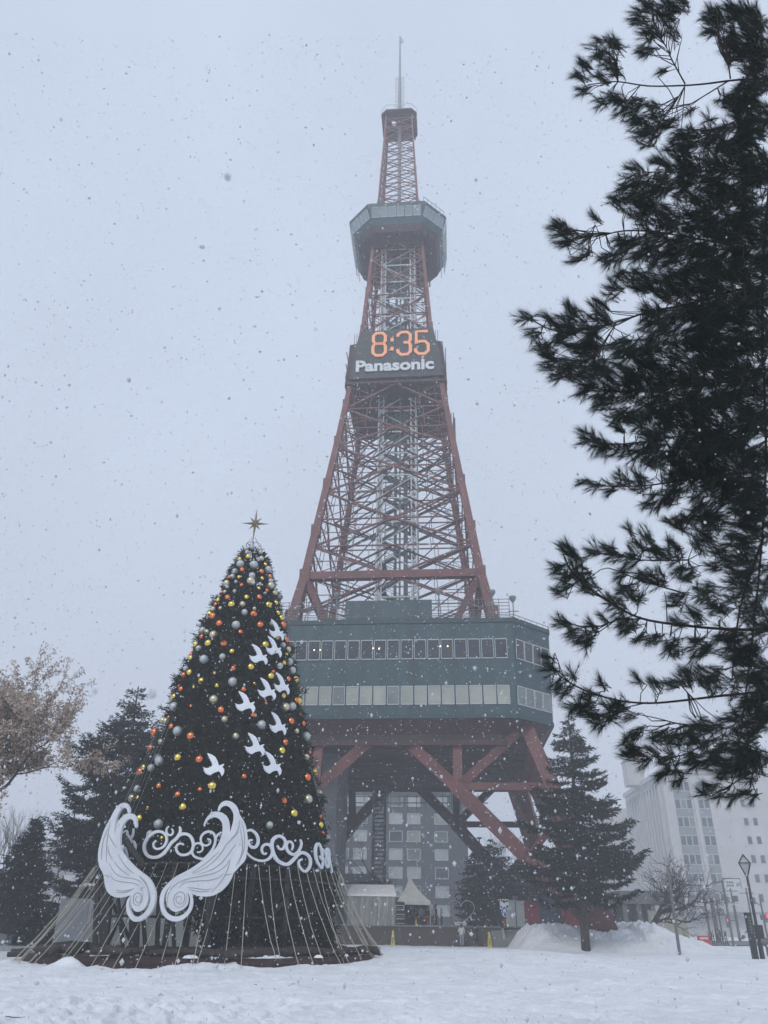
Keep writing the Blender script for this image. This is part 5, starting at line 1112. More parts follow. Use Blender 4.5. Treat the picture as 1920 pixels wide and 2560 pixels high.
# ---- people
def skin_mesh(name, V, E, Rd, m, parent, sub=2):
    me = bpy.data.meshes.new(name); me.from_pydata([tuple(v) for v in V], E, []); o = bpy.data.objects.new(name, me); COL.objects.link(o)
    md = o.modifiers.new('s', 'SKIN'); 
    for i, r in enumerate(Rd): me.skin_vertices[0].data[i].radius = (r, r) if not hasattr(r, '__len__') else r
    me.skin_vertices[0].data[0].use_root = True
    sb = o.modifiers.new('b', 'SUBSURF'); sb.levels = sub; sb.render_levels = sub
    dg = bpy.context.evaluated_depsgraph_get(); dg.update(); m2 = bpy.data.meshes.new_from_object(o.evaluated_get(dg)); bpy.data.objects.remove(o); bpy.data.meshes.remove(me)
    m2.name = name; m2.materials.clear(); m2.materials.append(M[m]); m2.polygons.foreach_set('use_smooth', [True]*len(m2.polygons))
    o2 = bpy.data.objects.new(name, m2); COL.objects.link(o2); o2.parent = parent; return o2
def person(px, Y, z, h, rz, label, coat, legs, hair='hair', armL=(.0, 0), armR=(.0, 0), stride=.08, group=None, hood=False, bag=None, long_coat=False):
    p = P(px, 2330, Y); t = thing('person', (p.x, Y, z), label, 'person', group, rz=rz); k = h/1.7
    def arm(s, sw):
        a, b = sw; sh = Vector((s*.19, 0, 1.40)); el = sh+Vector((s*.06, -.27*math.sin(a), -.27*math.cos(a))); wr = el+Vector((-s*.02, -.25*math.sin(a+b), -.25*math.cos(a+b))); return sh, el, wr
    V = [(0, 0, .95), (0, 0, 1.15), (0, 0, 1.38), (0, 0, 1.48), (0, -.015, 1.56), (0, -.02, 1.68)]; E = [(0, 1), (1, 2), (2, 3), (3, 4), (4, 5)]; Rd = [(.15, .11), (.13, .1), (.16, .1), .055, (.072, .085), (.07, .085)]
    for s, sw in ((-1, armL), (1, armR)):
        sh, el, wr = arm(s, sw); d = (wr-el).normalized(); n0 = len(V); V += [sh, el, wr, wr+d*.07]; E += [(2, n0), (n0, n0+1), (n0+1, n0+2), (n0+2, n0+3)]; Rd += [.055, .042, .028, (.035, .018)]
        for f in range(5):
            n1 = len(V); off = Vector(((f-2)*.016, (.02 if f == 0 else 0), 0)); bse = wr+d*.09+off; L = (.05, .075, .085, .078, .06)[f]; V += [bse, bse+d*L*.6+Vector((0, -.006, 0)), bse+d*L+Vector((0, -.016, 0))]; E += [(n0+3, n1), (n1, n1+1), (n1+1, n1+2)]; Rd += [.009, .008, .007]
    for s in (-1, 1):
        n0 = len(V); V += [(s*.09, 0, .9), (s*.1, -stride*s*.5, .5), (s*.1, stride*s, .09), (s*.11, stride*s-.14, .04)]; E += [(0, n0), (n0, n0+1), (n0+1, n0+2), (n0+2, n0+3)]; Rd += [.08, .06, .045, (.04, .03)]
    sc3 = lambda Vs: [Vector(v)*k for v in Vs]
    def sr(R_): return [tuple(q*k for q in r) if hasattr(r, '__len__') else r*k for r in R_]
    skin_mesh('body', sc3(V), E, sr(Rd), 'skin', t, 1)
    # face: nose, eyes, mouth, ears
    mb = MB(); mb.bar((0, -.1*k, 1.645*k), (0, -.122*k, 1.615*k), .02*k); mb.box((-.08*k, 0, 1.63*k), (.02*k, .03*k, .05*k)); mb.box((.08*k, 0, 1.63*k), (.02*k, .03*k, .05*k)); mb.build('nose_and_ears', 'skin', t)
    mb = MB(); mb.box((-.03*k, -.097*k, 1.655*k), (.02*k, .02*k, .012*k)); mb.box((.03*k, -.097*k, 1.655*k), (.02*k, .02*k, .012*k)); mb.box((0, -.095*k, 1.585*k), (.035*k, .02*k, .008*k)); mb.build('eyes_and_mouth', 'signblack', t)
    Vc = [(0, 0, .86), (0, 0, 1.0), (0, 0, 1.2), (0, 0, 1.40), (0, .0, 1.47)]; Ec = [(0, 1), (1, 2), (2, 3), (3, 4)]; Rc_ = [(.19, .15), (.18, .14), (.17, .13), (.2, .13), .08]
    if long_coat: Vc[0] = (0, 0, .5); Rc_[0] = (.2, .17)
    for s, sw in ((-1, armL), (1, armR)):
        sh, el, wr = arm(s, sw); n0 = len(Vc); Vc += [sh, el, wr-(wr-el)*.05]; Ec += [(3, n0), (n0, n0+1), (n0+1, n0+2)]; Rc_ += [.078, .066, .054]
    skin_mesh('coat', sc3(Vc), Ec, sr(Rc_), coat, t)
    Vl = [(0, 0, .93)]; El = []; Rl = [(.16, .12)]
    for s in (-1, 1):
        n0 = len(Vl); Vl += [(s*.1, 0, .82), (s*.1, -stride*s*.5, .5), (s*.1, stride*s, .12)]; El += [(0, n0), (n0, n0+1), (n0+1, n0+2)]; Rl += [.1, .082, .07]
    skin_mesh('trousers', sc3(Vl), El, sr(Rl), legs, t)
    for s in (-1, 1): skin_mesh('shoe', sc3([(s*.1, stride*s+.04, .06), (s*.105, stride*s-.06, .05), (s*.11, stride*s-.18, .04)]), [(0, 1), (1, 2)], sr([.055, .055, .04]), 'signblack', t, 1)
    Vh = [(0, .02, 1.66), (0, .0, 1.74), (0, .06, 1.6), (0, .07, 1.45 if not hood else 1.5)]; skin_mesh('hair' if not hood else 'hood', sc3(Vh), [(0, 1), (0, 2), (2, 3)], sr([(.092, .085), .06, (.08, .05), (.07 if not hood else .1, .045)]), hair, t, 2)
    if bag: mb = MB(); mb.box(bag[0], (.22, .12, .26)); mb.bar(Vector(bag[0])+Vector((-.09, 0, .12)), (.05, -.12, 1.42*k), .02); mb.build('bag', bag[1], t)
    return t
person(1154, 73, .0, 1.62, R(175), 'dark-haired person in pale knit top and light jeans walking before the wall', 'cream', 'jeans', armL=(.35, .4), armR=(.1, .3), stride=.1, bag=((.24, -.05, .95), 'signblack'))
person(1188, 73.2, .0, 1.66, R(170), 'person all in black standing beside the pale dressed one before the wall', 'cloth_black', 'cloth_black', armL=(.4, .9), armR=(.1, .2), stride=.05, long_coat=True)
grp = 'people under the pagoda tent'
for px, Y, h, rz, lab, c_, l_, kw in ((1031, 79.6, 1.75, 10, 'person in long black coat at the left end under the pagoda tent', 'cloth_black', 'cloth_black', dict(long_coat=True, armR=(.5, .8))),
        (1043, 80.4, 1.68, 200, 'person in black with arms folded, second from left under pagoda tent', 'cloth_black', 'stair', dict(armL=(.6, 1.2), armR=(.6, 1.2))),
        (1053.5, 79.8, 1.7, 30, 'person in grey blue jacket with a red bag under the pagoda tent', 'cloth_blue', 'cloth_black', dict(bag=((.2, -.1, .8), 'cloth_red'))),
        (1070, 80.0, 1.66, -20, 'hooded person in dark coat and red skirt under the pagoda tent', 'cloth_black', 'cloth_red', dict(hood=True)),
        (1081, 79.5, 1.72, 160, 'person in pale grey jacket and dark red trousers under pagoda edge', 'vest', 'cloth_red', dict(hair='signwhite', armR=(.7, 1))),
        (1091, 80.3, 1.8, 90, 'tall person in black at the right edge of the pagoda tent', 'cloth_black', 'cloth_black', dict(stride=.12)),
        (1105, 80.5, 1.5, 60, 'shorter person in grey outside the pagoda tent, rightmost of the group', 'vest', 'cloth_black', dict(hood=True, hair='vest'))):
    person(px, Y, TZ, h, R(rz), lab, c_, l_, group=grp, **kw)
for px, lab in ((1040, 'small green topped cone under the pagoda tent'), (1216, 'small dim red cone on terrace right of the heart frame')):
    p = P(px, 2312, 78); mb = MB(); mb.lathe((0, 0, 0), [(.2, 0), (.2, .04), (.13, .05), (.03, .65), (.02, .66)], 10); o = mb.build('traffic_cone', 'redpanel' if px > 1100 else 'yellow'); o.location = (p.x, 78, TZ); tag(o, lab if px > 1100 else 'small yellow cone standing under the pagoda tent', 'cone')
for k in range(7):
    p = P(1096+k*5.5, 2312, 78.3); mb = MB(); mb.bar((0, 0, 0), (.02, 0, .75), .06); mb.lathe((.02, 0, .75), [(.06, 0), (.08, .06), (.02, .1)], 8); o = mb.build('barrier_post', 'stair'); o.location = (p.x, 78.3, TZ); tag(o, f'short dark post right of the pagoda tent, {ordinal(k+1)} from left', 'post', 'short posts by the pagoda tent')

# ================================================================== buildings
# hotel behind the tower
A, B = P(560, 2300, 150), P(1166, 2010, 150); hz = P(1000, 1958, 150).z; HX0, HX1 = A.x, B.x
t = thing('hotel_building', ((HX0+HX1)/2, 158, 0), 'dark grey tiled hotel with rows of pale windows seen through the tower legs', 'building'); L = Vector(((HX0+HX1)/2, 158, 0)); hw_ = (HX1-HX0)/2
mb = MB(); mb.box((0, 0, hz/2), (2*hw_, 16, hz)); mb.build('wall', 'hotel', t)
p2 = P(1000, 1976, 150).z; mb = MB(); mb.box((0, 0, (hz+p2)/2+.5), (2*hw_+.3, 16.4, hz-p2+.5)); mb.box((0, 0, hz+1.0), (2*hw_+.3, 16.4, .15)); par = mb.build('parapet', 'parapet', t)
px_ = P(1100, 1966, 149.7); text_mb('HOTEL', 1.7, .03, .05, fn=lambda q: (q.x+px_.x-L.x, 149.65-158-q.z, q.y+px_.z)).build('roof_lettering', 'blue', par)
dz = 2.98
for r in range(8):
    zc = P(1033, 2004, 150).z-r*dz
    if zc < 1.5: break
    for cx_ in (650, 705, 760, 903-44, 903, 990, 1034, 1101):
        p = P(cx_, 2004, 150); x = p.x-L.x; mb = MB(); w, h = 2.3, 1.75
        for a, b in (((-w/2, -h/2), (w/2, -h/2)), ((-w/2, h/2), (w/2, h/2)), ((-w/2, -h/2), (-w/2, h/2)), ((w/2, -h/2), (w/2, h/2))): mb.bar((x+a[0], -8.05, zc+a[1]), (x+b[0], -8.05, zc+b[1]), .16, .14)
        f = mb.build('window', 'frame', t); mb = MB(); mb.box((x, -8.0, zc), (w, .06, h)); mb.build('pane', ('curtain', 'curtain', 'blind2', 'curtain', 'blind', 'officeglass', 'curtain')[int(r*5+cx_*3) % 7], f)
# white office at the right
GA = R(-3.6)
C0 = P(1693, 2200, 175); t = thing('office_building', (C0.x, 175, 0), 'tall off-white office block with ribbed side and window strip at the right', 'building', rz=GA*1.0)
oh = P(1693, 1935, 175).z; D_ = 36; W_ = 46
mb = MB(); mb.box((W_/2, D_/2, oh/2), (W_, D_, oh)); mb.build('wall', 'office', t)
mb = MB(); mb.box((W_/2, D_/2, oh+.5), (W_+.8, D_+.8, 1)); mb.build('roof_edge', 'office', t)
for i in range(13):
    y = 2.6+i*(D_-4)/12.5; mb = MB(); mb.box((-.25, y, oh/2-.2), (.6, 1.1, oh-2.4)); mb.build('rib', 'office', t)
mb = MB()
for i in range(12):
    y = 2.6+(i+.5)*(D_-4)/12.5; mb.box((-.05, y, oh/2+.6), (.2, 1.45, oh-4.5))
    mb.lathe((-.02, y, oh-1.7), [(.1, -.2), (.72, -.2), (.68, .2), (.4, .5), (.05, .62)], 10)
mb.build('side_glazing', 'spandrel', t)
stz = 3.62
for side, (u0, u1, n) in (((2.0, 8.6, 6)), ) if False else ((0, (1.9, 9.3, 6)),):
    w = (u1-u0)/n
    for r in range(9):
        zc = oh-1.6-stz*(r+.27)
        if zc < 5.5: continue
        for c in range(n):
            if c == 3: continue
            x = u0+w*(c+.5); mb = MB(); ww = w*.9
            for a, b in (((-ww/2, -.95), (ww/2, -.95)), ((-ww/2, .95), (ww/2, .95)), ((-ww/2, -.95), (-ww/2, .95)), ((ww/2, -.95), (ww/2, .95))): mb.bar((x+a[0], -.06, zc+a[1]), (x+b[0], -.06, zc+b[1]), .1, .12)
            f = mb.build('window', 'frame', t); mb = MB(); mb.box((x, 0, zc), (ww, .1, 1.9)); mb.build('pane', 'officeglass' if (r*7+c*5) % 6 else 'blind2', f)
    for r in range(9):
        zc = oh-1.6-stz*(r+.27)-stz/2+.02
        if zc < 6: continue
        for a_, b_ in ((0, 3), (4, n)): mb = MB(); mb.box((u0+w*(a_+b_)/2, -.01, zc), (w*(b_-a_)*.97, .08, 1.5)); mb.build('spandrel', 'spandrel', t)
    mb = MB(); mb.box((u0+w*3.5, -.12, oh/2), (.5, .3, oh-2)); mb.build('mullion', 'office', t)
for r in range(7):
    for c, x in enumerate((16.2, 18.1, 24.5, 26.2)):
        zc = oh-6.0-stz*r-(.0 if c < 2 else .2); mb = MB(); mb.box((x, 0, zc), (.85, .12, 1.35)); mb.box((x, -.06, zc-.7), (1.0, .14, .1)); mb.build('small_window', 'officeglass', t)
for c in range(6):
    for r in range(8):
        if oh-3-stz*r > 3: mb = MB(); mb.box((29.5+c*2.2, -.02, oh-3.2-stz*r), (1.9, .12, 1.9)); mb.build('large_window', 'spandrel', t)
mb = MB(); mb.box((3.6, -.35, 9.9), (3.4, .05, .14)); mb.box((4.4, -.35, 9.6), (4.5, .05, .12)); mb.build('window_lettering', 'signwhite', t)
mb = MB(); mb.box((5, -1.5, 4.2), (14, 3, .4)); mb.box((24, -.1, 4.4), (30, .25, .25)); mb.build('entrance_canopy', 'spandrel', t)
mb = MB(); mb.box((-1, 20, oh+3.2), (4.0, 4.5, 5.6)); mb.box((-1, 20, oh+6.1), (4.4, 4.9, .3)); mb.build('roof_room', 'office', t)
# farther office
C1 = P(1560, 2200, 222); t = thing('office_building', (C1.x, 222, 0), 'second paler office block further back, left of the ribbed one', 'building', rz=GA); oh2 = P(1560, 2021, 222).z
mb = MB(); mb.box((4, 12, oh2/2), (14, 24, oh2)); mb.build('wall', 'office', t)
for r in range(9):
    for x in (6.2, ):
        if oh2-3-3.6*r > 2: mb = MB(); mb.box((x, 0, oh2-3-3.6*r), (4, .12, 1.9)); mb.build('window', 'officeglass', t)
    if oh2-3-3.6*r > 2: mb = MB(); mb.box((-3, 8, oh2-3-3.6*r), (.12, 12, 1.9)); mb.build('window', 'spandrel', t)
# distant blocks at the left
for x0, x1, y0, Y, lab in ((60, 250, 2105, 190, 'pale long block in the haze behind the cypress at left'), (478, 800, 1572, 300, 'very faint tall block in the haze behind decorated tree')):
    a, b = P(x0, 2200, Y), P(x1, y0, Y); w = b.x-a.x; h = P(x0, y0, Y).z; t = thing('distant_building', ((a.x+b.x)/2, Y+10, 0), lab, 'building', 'buildings far off in the haze')
    mb = MB(); mb.box((0, 0, h/2), (w, 20, h)); mb.box((0, 0, h+.3), (w+.8, 20.8, .8)); mb.build('wall', 'office', t)
    for r in range(int(h/3.6)):
        mb = MB(); mb.box((0, -10.02, h-2.4-3.6*r), (w*.94, .12, 1.4)); mb.build('window_band', 'spandrel', t)
a, b = P(95, 2300, 110), P(150, 2245, 110); t = thing('low_building', ((a.x+b.x)/2, 114, 0), 'low white building with green band behind the hoarding at left', 'building'); h = P(120, 2240, 110).z
mb = MB(); mb.box((0, 0, h/2), (b.x-a.x+6, 7, h)); mb.build('wall', 'office', t); mb = MB(); mb.box((0, -3.52, h-1.4), (b.x-a.x+6.1, .1, .35)); mb.build('fascia', 'spandrel', t)
# low dark roofed shed behind the tents
a, b = P(830, 2300, 92), P(958, 2178, 92); t = thing('low_pavilion', ((a.x+b.x)/2, 95, TZ), 'low grey pavilion with sloping dark roof behind the tents', 'pavilion'); w = (b.x-a.x)/2; h = P(890, 2205, 92).z-TZ; h2 = P(890, 2180, 92).z-TZ
mb = MB(); mb.box((0, 0, h/2), (2*w-1, 5, h)); mb.build('wall', 'concrete', t); mb = MB(); mb.add([(-w, -3, h), (w, -3, h), (w, 3, h), (-w, 3, h), (-w, 0, h2), (w*.55, 0, h2)], [(0, 1, 5, 4), (1, 2, 5), (2, 3, 4, 5), (3, 0, 4), (3, 2, 1, 0)]); mb.build('roof', 'stair', t)
# hoarding panels behind the decorated tree
def board(x0, x1, ytop, Y, m, lab, taper=0):
    a = P((x0+x1)/2, 2370, Y); w = P(x1, 2300, Y).x-P(x0, 2300, Y).x; h = P((x0+x1)/2, ytop, Y).z; mb = MB(); mb.add([(-w/2, 0, -.1), (w/2, 0, -.1), (w/2-taper, 0, h), (-w/2+taper, 0, h), (-w/2, .12, -.1), (w/2, .12, -.1), (w/2-taper, .12, h), (-w/2+taper, .12, h)], [(0, 1, 2, 3), (7, 6, 5, 4), (0, 4, 5, 1), (1, 5, 6, 2), (2, 6, 7, 3), (3, 7, 4, 0)])
    mb.box((0, .25, .3), (w*.9, .3, .5)); o = mb.build('hoarding_panel', m); o.location = (a.x, Y, 0); tag(o, lab, 'panel', 'grey panels behind the decorated tree')
board(128, 205, 2246, 51.5, 'slab', 'plain light grey panel standing free at the left of the ropes', .05)
xx = 214
for i in range(9): board(xx, xx+45, 2228+3*(i % 2), 51.5+.15*(i % 2), 'slab2', f'grey green panel behind the black posts, {ordinal(i+1)} in the row from left'); xx += 48
# kerb and path at left
a, b = P(-250, 2370, 48.5), P(201, 2370, 48.5); mb = MB(); mb.box((0, 0, .05), (b.x-a.x, .6, .42)); o = mb.build('low_kerb', 'kerbstone'); o.location = ((a.x+b.x)/2, 48.9, 0); tag(o, 'low snow dusted stone kerb left of the decorated tree', 'kerb')
mb = MB(); mb.box((-38, 57, .2), (50, 6, .05)); tag(mb.build('path', 'asphalt'), kind='structure')
p = P(14, 2356, 52); mb = MB(); mb.box((0, 0, .35), (1.0, .9, .7)); mb.box((0, 0, .72), (1.1, 1, .08)); o = mb.build('utility_box', 'stair'); o.location = (p.x, 52, 0); tag(o, 'small dark box on the snow under the cypress', 'box')
# street lamp far left
p = P(116, 2330, 95); t = thing('street_lamp', (p.x, 95, 0), 'grey arm street lamp in the gap between cypress and left spruce', 'street lamp'); zt = P(107, 2083, 95).z; mb = MB(); mb.tube([(0, 0, 0), (0, 0, zt)], [.14, .09], 8); mb.tube([(0, 0, zt), (.9, 0, zt+.05)], .07, 6); mb.build('pole', 'polegrey', t); mb = MB(); mb.box((1.1, 0, zt+.03), (1.0, .4, .14)); mb.build('lamp_head', 'polegrey', t)
p = P(1208, 2330, 105); t = thing('street_lamp', (p.x, 105, 0), 'slim lamp with flat head seen through the right arch of the tower', 'street lamp'); zt = P(1206, 2096, 105).z; mb = MB(); mb.tube([(0, 0, 0), (0, 0, zt)], [.12, .08], 8); mb.build('pole', 'polegrey', t); mb = MB(); mb.lathe((0, 0, zt), [(.1, -.1), (.42, 0), (.3, .12), (.02, .16)], 10); mb.build('lamp_head', 'polegrey', t)

# ================================================================== right side street furniture
# wooden stake
p = P(1697.5, 2373, 59); z = gz(p.x, 59); tz_ = P(1668, 2163, 59); mb = MB(); mb.tube([(0, 0, -.2), (tz_.x-p.x, 0, tz_.z-z)], [.11, .1], 8); o = mb.build('bare_pole', 'polegrey'); o.location = (p.x, 59, z); tag(o, 'plain grey pole standing in snow in front of the leafless leaning tree', 'pole')
# lantern lamp
p = P(1903, 2377, 54); z = gz(p.x, 54)-.05; t = thing('park_lamp', (p.x, 54, z), 'black park lamp with diamond shaped glass lantern at right', 'park lamp'); zt = P(1866, 2192, 54).z-z; zl = P(1864, 2138, 54).z-z; zm = P(1864, 2158, 54).z-z
mb = MB(); mb.tube([(0, 0, 0), (0, 0, .9), (0, 0, 1.0), (0, 0, zt)], [.15, .14, .1, .075], 10); mb.tube([(0, 0, zt-.05), (0, 0, zt+.2)], [.07, .13], 8); mb.build('pole', 'lampblack', t)
wL = .47; mb = MB(); r4 = lambda r, z_: [(r*math.cos(R(20+90*k)), r*math.sin(R(20+90*k)), z_) for k in range(4)]
mb.loft([r4(.1, zt+.12), r4(wL*.93, zm-.01)]); lo = mb.build('lantern_glass', 'lampglass', t)
mb = MB(); mb.loft([r4(wL*.9, zm+.02), r4(.04, zl-.06)]); mb.build('lantern_roof_glass', 'lampglass', t)
mb = MB()
for k in range(4):
    a, b, c, d = r4(.11, zt+.1)[k], r4(wL, zm)[k], r4(.04, zl)[k], r4(wL, zm)[(k+1) % 4]
    mb.bar(a, b, .05); mb.bar(b, c, .05); mb.bar(b, d, .06)
mb.lathe((0, 0, zl-.08), [(.1, 0), (.06, .1), (.01, .16)], 8); mb.build('lantern_frame', 'lampblack', t)
mb = MB(); mb.box((.05, -.1, 1.5), (.42, .34, .75)); mb.build('switch_box', 'lampblack', t)
p = P(1886, 2380, 53); z = gz(p.x, 53)-.05; h = P(1872, 2283, 53).z-z; t = thing('marker_post', (p.x, 53, z), 'thick black square post with pale lettering beside the park lamp', 'post'); mb = MB(); mb.box((0, 0, h/2), (.3, .3, h)); mb.box((0, 0, h), (.34, .34, .06)); pp_ = mb.build('post_body', 'lampblack', t); mb = MB()
for k in range(6): mb.box((0, -.155, h*.9-.16*k), (.12, .01, .09))
mb.build('lettering', 'polegrey', pp_)
p = P(1917, 2352, 58); z = gz(p.x, 58); mb = MB(); mb.tube([(0, 0, 0), (0, 0, .75)], .16, 12); mb.tube([(-.5, 0, .82), (.6, 0, .82)], .22, 12); o = mb.build('waste_bin', 'polegrey'); o.location = (p.x, 58, z); tag(o, 'rounded grey bin at the right edge behind the park lamp', 'bin')
# street name sign
p = P(1834, 2362, 88); t = thing('street_sign', (p.x, 88, 0), 'grey pole with overhanging street name plate in front of the office', 'street sign'); zt = P(1809, 2196, 88).z; mb = MB(); mb.tube([(0, 0, 0), (0, 0, zt-.2), (.15, 0, zt)], [.13, .11, .1], 8); w = 42*depth(P(1830, 2200, 88))/F; mb.tube([(.1, 0, zt), (w+.1, 0, zt)], .05, 6); mb.tube([(w+.1, 0, zt), (w+.1, 0, zt-.95)], .04, 6); mb.build('pole', 'polegrey', t)
mb = MB(); mb.box((w/2+.2, 0, zt-.52), (w*.9, .05, .8)); pl = mb.build('name_plate', 'letter', t); mb = MB()
for r in range(2):
    for c in range(3): mb.box((w*.28+c*.25, -.04, zt-.36-r*.3), (.17, .02, .17))
for a, b in (((1.35, -.7), (1.8, -.35)), ((1.45, -.35), (1.5, -.75)), ((1.65, -.55), (1.85, -.75))): mb.bar((a[0], -.04, zt+a[1]), (b[0], -.04, zt+b[1]), .05)
mb.build('plate_lettering', 'stair', pl)
# traffic signals
for px, py, Y, base, lab in ((1819, 2301, 120, 1849, 'vertical traffic signal showing red beyond the street sign'), (1917, 2291, 100, 1880, 'traffic signal showing red at the right edge of picture')):
    p = P(base if base > px else px, 2335, Y); c = P(px, py, Y); t = thing('traffic_signal', (p.x, Y, 0), lab, 'traffic light', 'traffic signals at the crossing'); zt = P(base-12, 2240, Y).z
    mb = MB(); mb.tube([(0, 0, 0), (0, 0, zt)], [.13, .09], 8); mb.tube([(0, 0, c.z), (c.x-p.x, 0, c.z)], .06, 6); mb.tube([(0, 0, zt-1), (-.8, 0, zt-.5)], .05, 5); mb.box((-.9, 0, zt-.5), (.5, .4, .7)); mb.build('pole', 'polegrey', t)
    mb = MB(); mb.box((c.x-p.x, -.1, c.z-.1), (.5 if Y > 110 else 1.5, .35, 1.5 if Y > 110 else .55)); bx_ = mb.build('signal_box', 'stair', t); mb = MB(); mb.lathe((c.x-p.x, -.35, c.z+.0), [(.02, -.24), (.16, -.16), (.24, 0), (.16, .16), (.02, .24)], 12); mb.build('red_light', 'redlamp', bx_)
# utility poles
for xb, yb, xt_, yt, Y, lab in ((1797, 2340, 1785, 2245, 105, 'thin grey utility pole left of the street sign'), (1806, 2340, 1793, 2250, 118, 'thinner pole just right of the first utility pole'), (1848, 2344, 1832, 2215, 112, 'utility pole crossing the window strip of office'), (1888, 2345, 1879, 2220, 108, 'faint pole behind the park lamp')):
    p = P(xb, yb, Y); zt = P(xt_, yt, Y).z; t = thing('utility_pole', (p.x, Y, 0), lab, 'pole', 'poles along the street'); mb = MB(); mb.tube([(0, 0, 0), (0, 0, zt)], [.15, .1], 8); mb.build('pole', 'polegrey', t); mb = MB(); mb.bar((-.9, 0, zt-.6), (.9, 0, zt-.6), .1); mb.box((.5, 0, zt-1.5), (.4, .4, .7)); mb.build('crossarm', 'polegrey', t)
# railing of crossed branches, red barrier, car, road
for k in range(9):
    p = P(1776+k*5.4, 2356, 92); mb = MB(); h = 1.25+.25*math.sin(k*2.7); mb.tube([(0, 0, -.1), (.06*math.sin(k*3), 0, h)], .045, 5); mb.tube([(0, 0, h*.6), (.25*(1 if k % 2 else -1), 0, h*1.05)], .03, 5); mb.tube([(-.14, 0, .62), (.14, 0, .62)], .03, 5); o = mb.build('fence_post', 'barkdark'); o.location = (p.x, 92, 0); tag(o, f'dark branchy fence post by the road, {ordinal(k+1)} from the red barrier', 'fence post', 'dark fence posts by the road')
p = P(1760, 2358, 86); t = thing('road_barrier', (p.x, 86, 0), 'red plastic water filled barrier at the foot of the mound', 'barrier'); mb = MB(); mb.loft([[(-.6, -.3, 0), (.6, -.3, 0), (.6, .3, 0), (-.6, .3, 0)], [(-.58, -.28, .3), (.58, -.28, .3), (.58, .28, .3), (-.58, .28, .3)], [(-.5, -.14, .95), (.5, -.14, .95), (.5, .14, .95), (-.5, .14, .95)]]); mb.build('barrier_body', 'redbox', t); mb = MB(); mb.box((0, -.2, .72), (.8, .04, .14)); mb.build('reflector', 'signwhite', t)
p = P(1873, 2345, 150); t = thing('parked_car', (p.x, 150, 0), 'pale car half hidden behind a snow bank near the office', 'car'); mb = MB()
prof_ = [(-2.1, .35), (-2.1, .8), (-1.3, .95), (-.7, 1.42), (.7, 1.45), (1.35, 1.0), (2.1, .85), (2.1, .35)]
mb.plate(prof_, [], lambda a, b: Vector((a, -.85, b)), Vector((0, 1, 0)), 1.7); mb.build('body', 'car', t); mb = MB(); mb.plate([(-1.1, .98), (-.62, 1.34), (.62, 1.36), (1.1, 1.0)], [], lambda a, b: Vector((a, -.87, b)), Vector((0, 1, 0)), 1.74); mb.build('side_window', 'glass', t)
for x in (-1.3, 1.3): mb = MB(); mb.loft([[(x+.33*math.cos(k*.524), y, .33+.33*math.sin(k*.524)) for k in range(12)] for y in (-.88, .88)]); mb.build('wheel', 'tyre', t)
mb = MB(); mb.box((50, 104, .12), (44, 30, .04)); tag(mb.build('road', 'asphalt'), kind='structure')
# beige corrugated fence and subway entrance behind the mound
a, b = P(1628, 2330, 84), P(1722, 2330, 84); h = P(1660, 2276, 84).z; t = thing('corrugated_fence', ((a.x+b.x)/2, 84, 0), 'beige corrugated site fence behind the leafless leaning tree', 'fence'); mb = MB(); n = 40; w = b.x-a.x
v = []
for k in range(n+1): v += [(-w/2+w*k/n, .06*(k % 2), 0), (-w/2+w*k/n, .06*(k % 2), h-.012*k)]
mb.add(v, [(2*k, 2*k+2, 2*k+3, 2*k+1) for k in range(n)]); mb.add([(x, y+.08, z) for x, y, z in v], [(2*k, 2*k+1, 2*k+3, 2*k+2) for k in range(n)]); mb.build('sheeting', 'beige', t)
for k in range(5): mb = MB(); mb.bar((-w/2+w*k/4, .2, 0), (-w/2+w*k/4, .2, h), .08); mb.build('post', 'frame', t)
a, b = P(1560, 2330, 96), P(1725, 2330, 96); zt = P(1640, 2244, 96).z; t = thing('station_entrance', ((a.x+b.x)/2, 99, 0), 'dark flat roofed station entrance behind the leafless leaning tree', 'entrance building'); w = b.x-a.x
mb = MB(); mb.box((0, 0, zt), (w, 6, 1.3)); mb.build('roof', 'stair', t)
for k in range(5): mb = MB(); mb.box((-w/2+.5+k*(w-1)/4, -2.6, zt/2), (.5, .4, zt)); mb.build('pillar', 'polegrey', t)
mb = MB(); mb.box((-1, 2.2, zt/2), (w-2, .3, zt)); mb.build('back_wall', 'concrete', t)
a, b = P(1735, 2330, 112), P(1800, 2330, 112); zt = P(1768, 2242, 112).z; t = thing('bus_shelter', ((a.x+b.x)/2, 112, 0), 'pale grey canopy on slim posts before the office entrance', 'shelter'); w = b.x-a.x; mb = MB(); mb.box((0, 0, zt), (w, 3, .25)); mb.box((w*.25, 0, zt+.5), (w*.4, 2.5, .5)); mb.build('canopy', 'spandrel', t)
for x in (.1, .35): mb = MB(); mb.tube([(w*x, 0, 0), (w*x, 0, zt)], .16, 8); mb.build('post', 'polegrey', t)
for k in range(3):
    p = P(1865+k*26, 2250+14*k, 128); base = P(1870+k*26, 2330, 128); base.z = 0
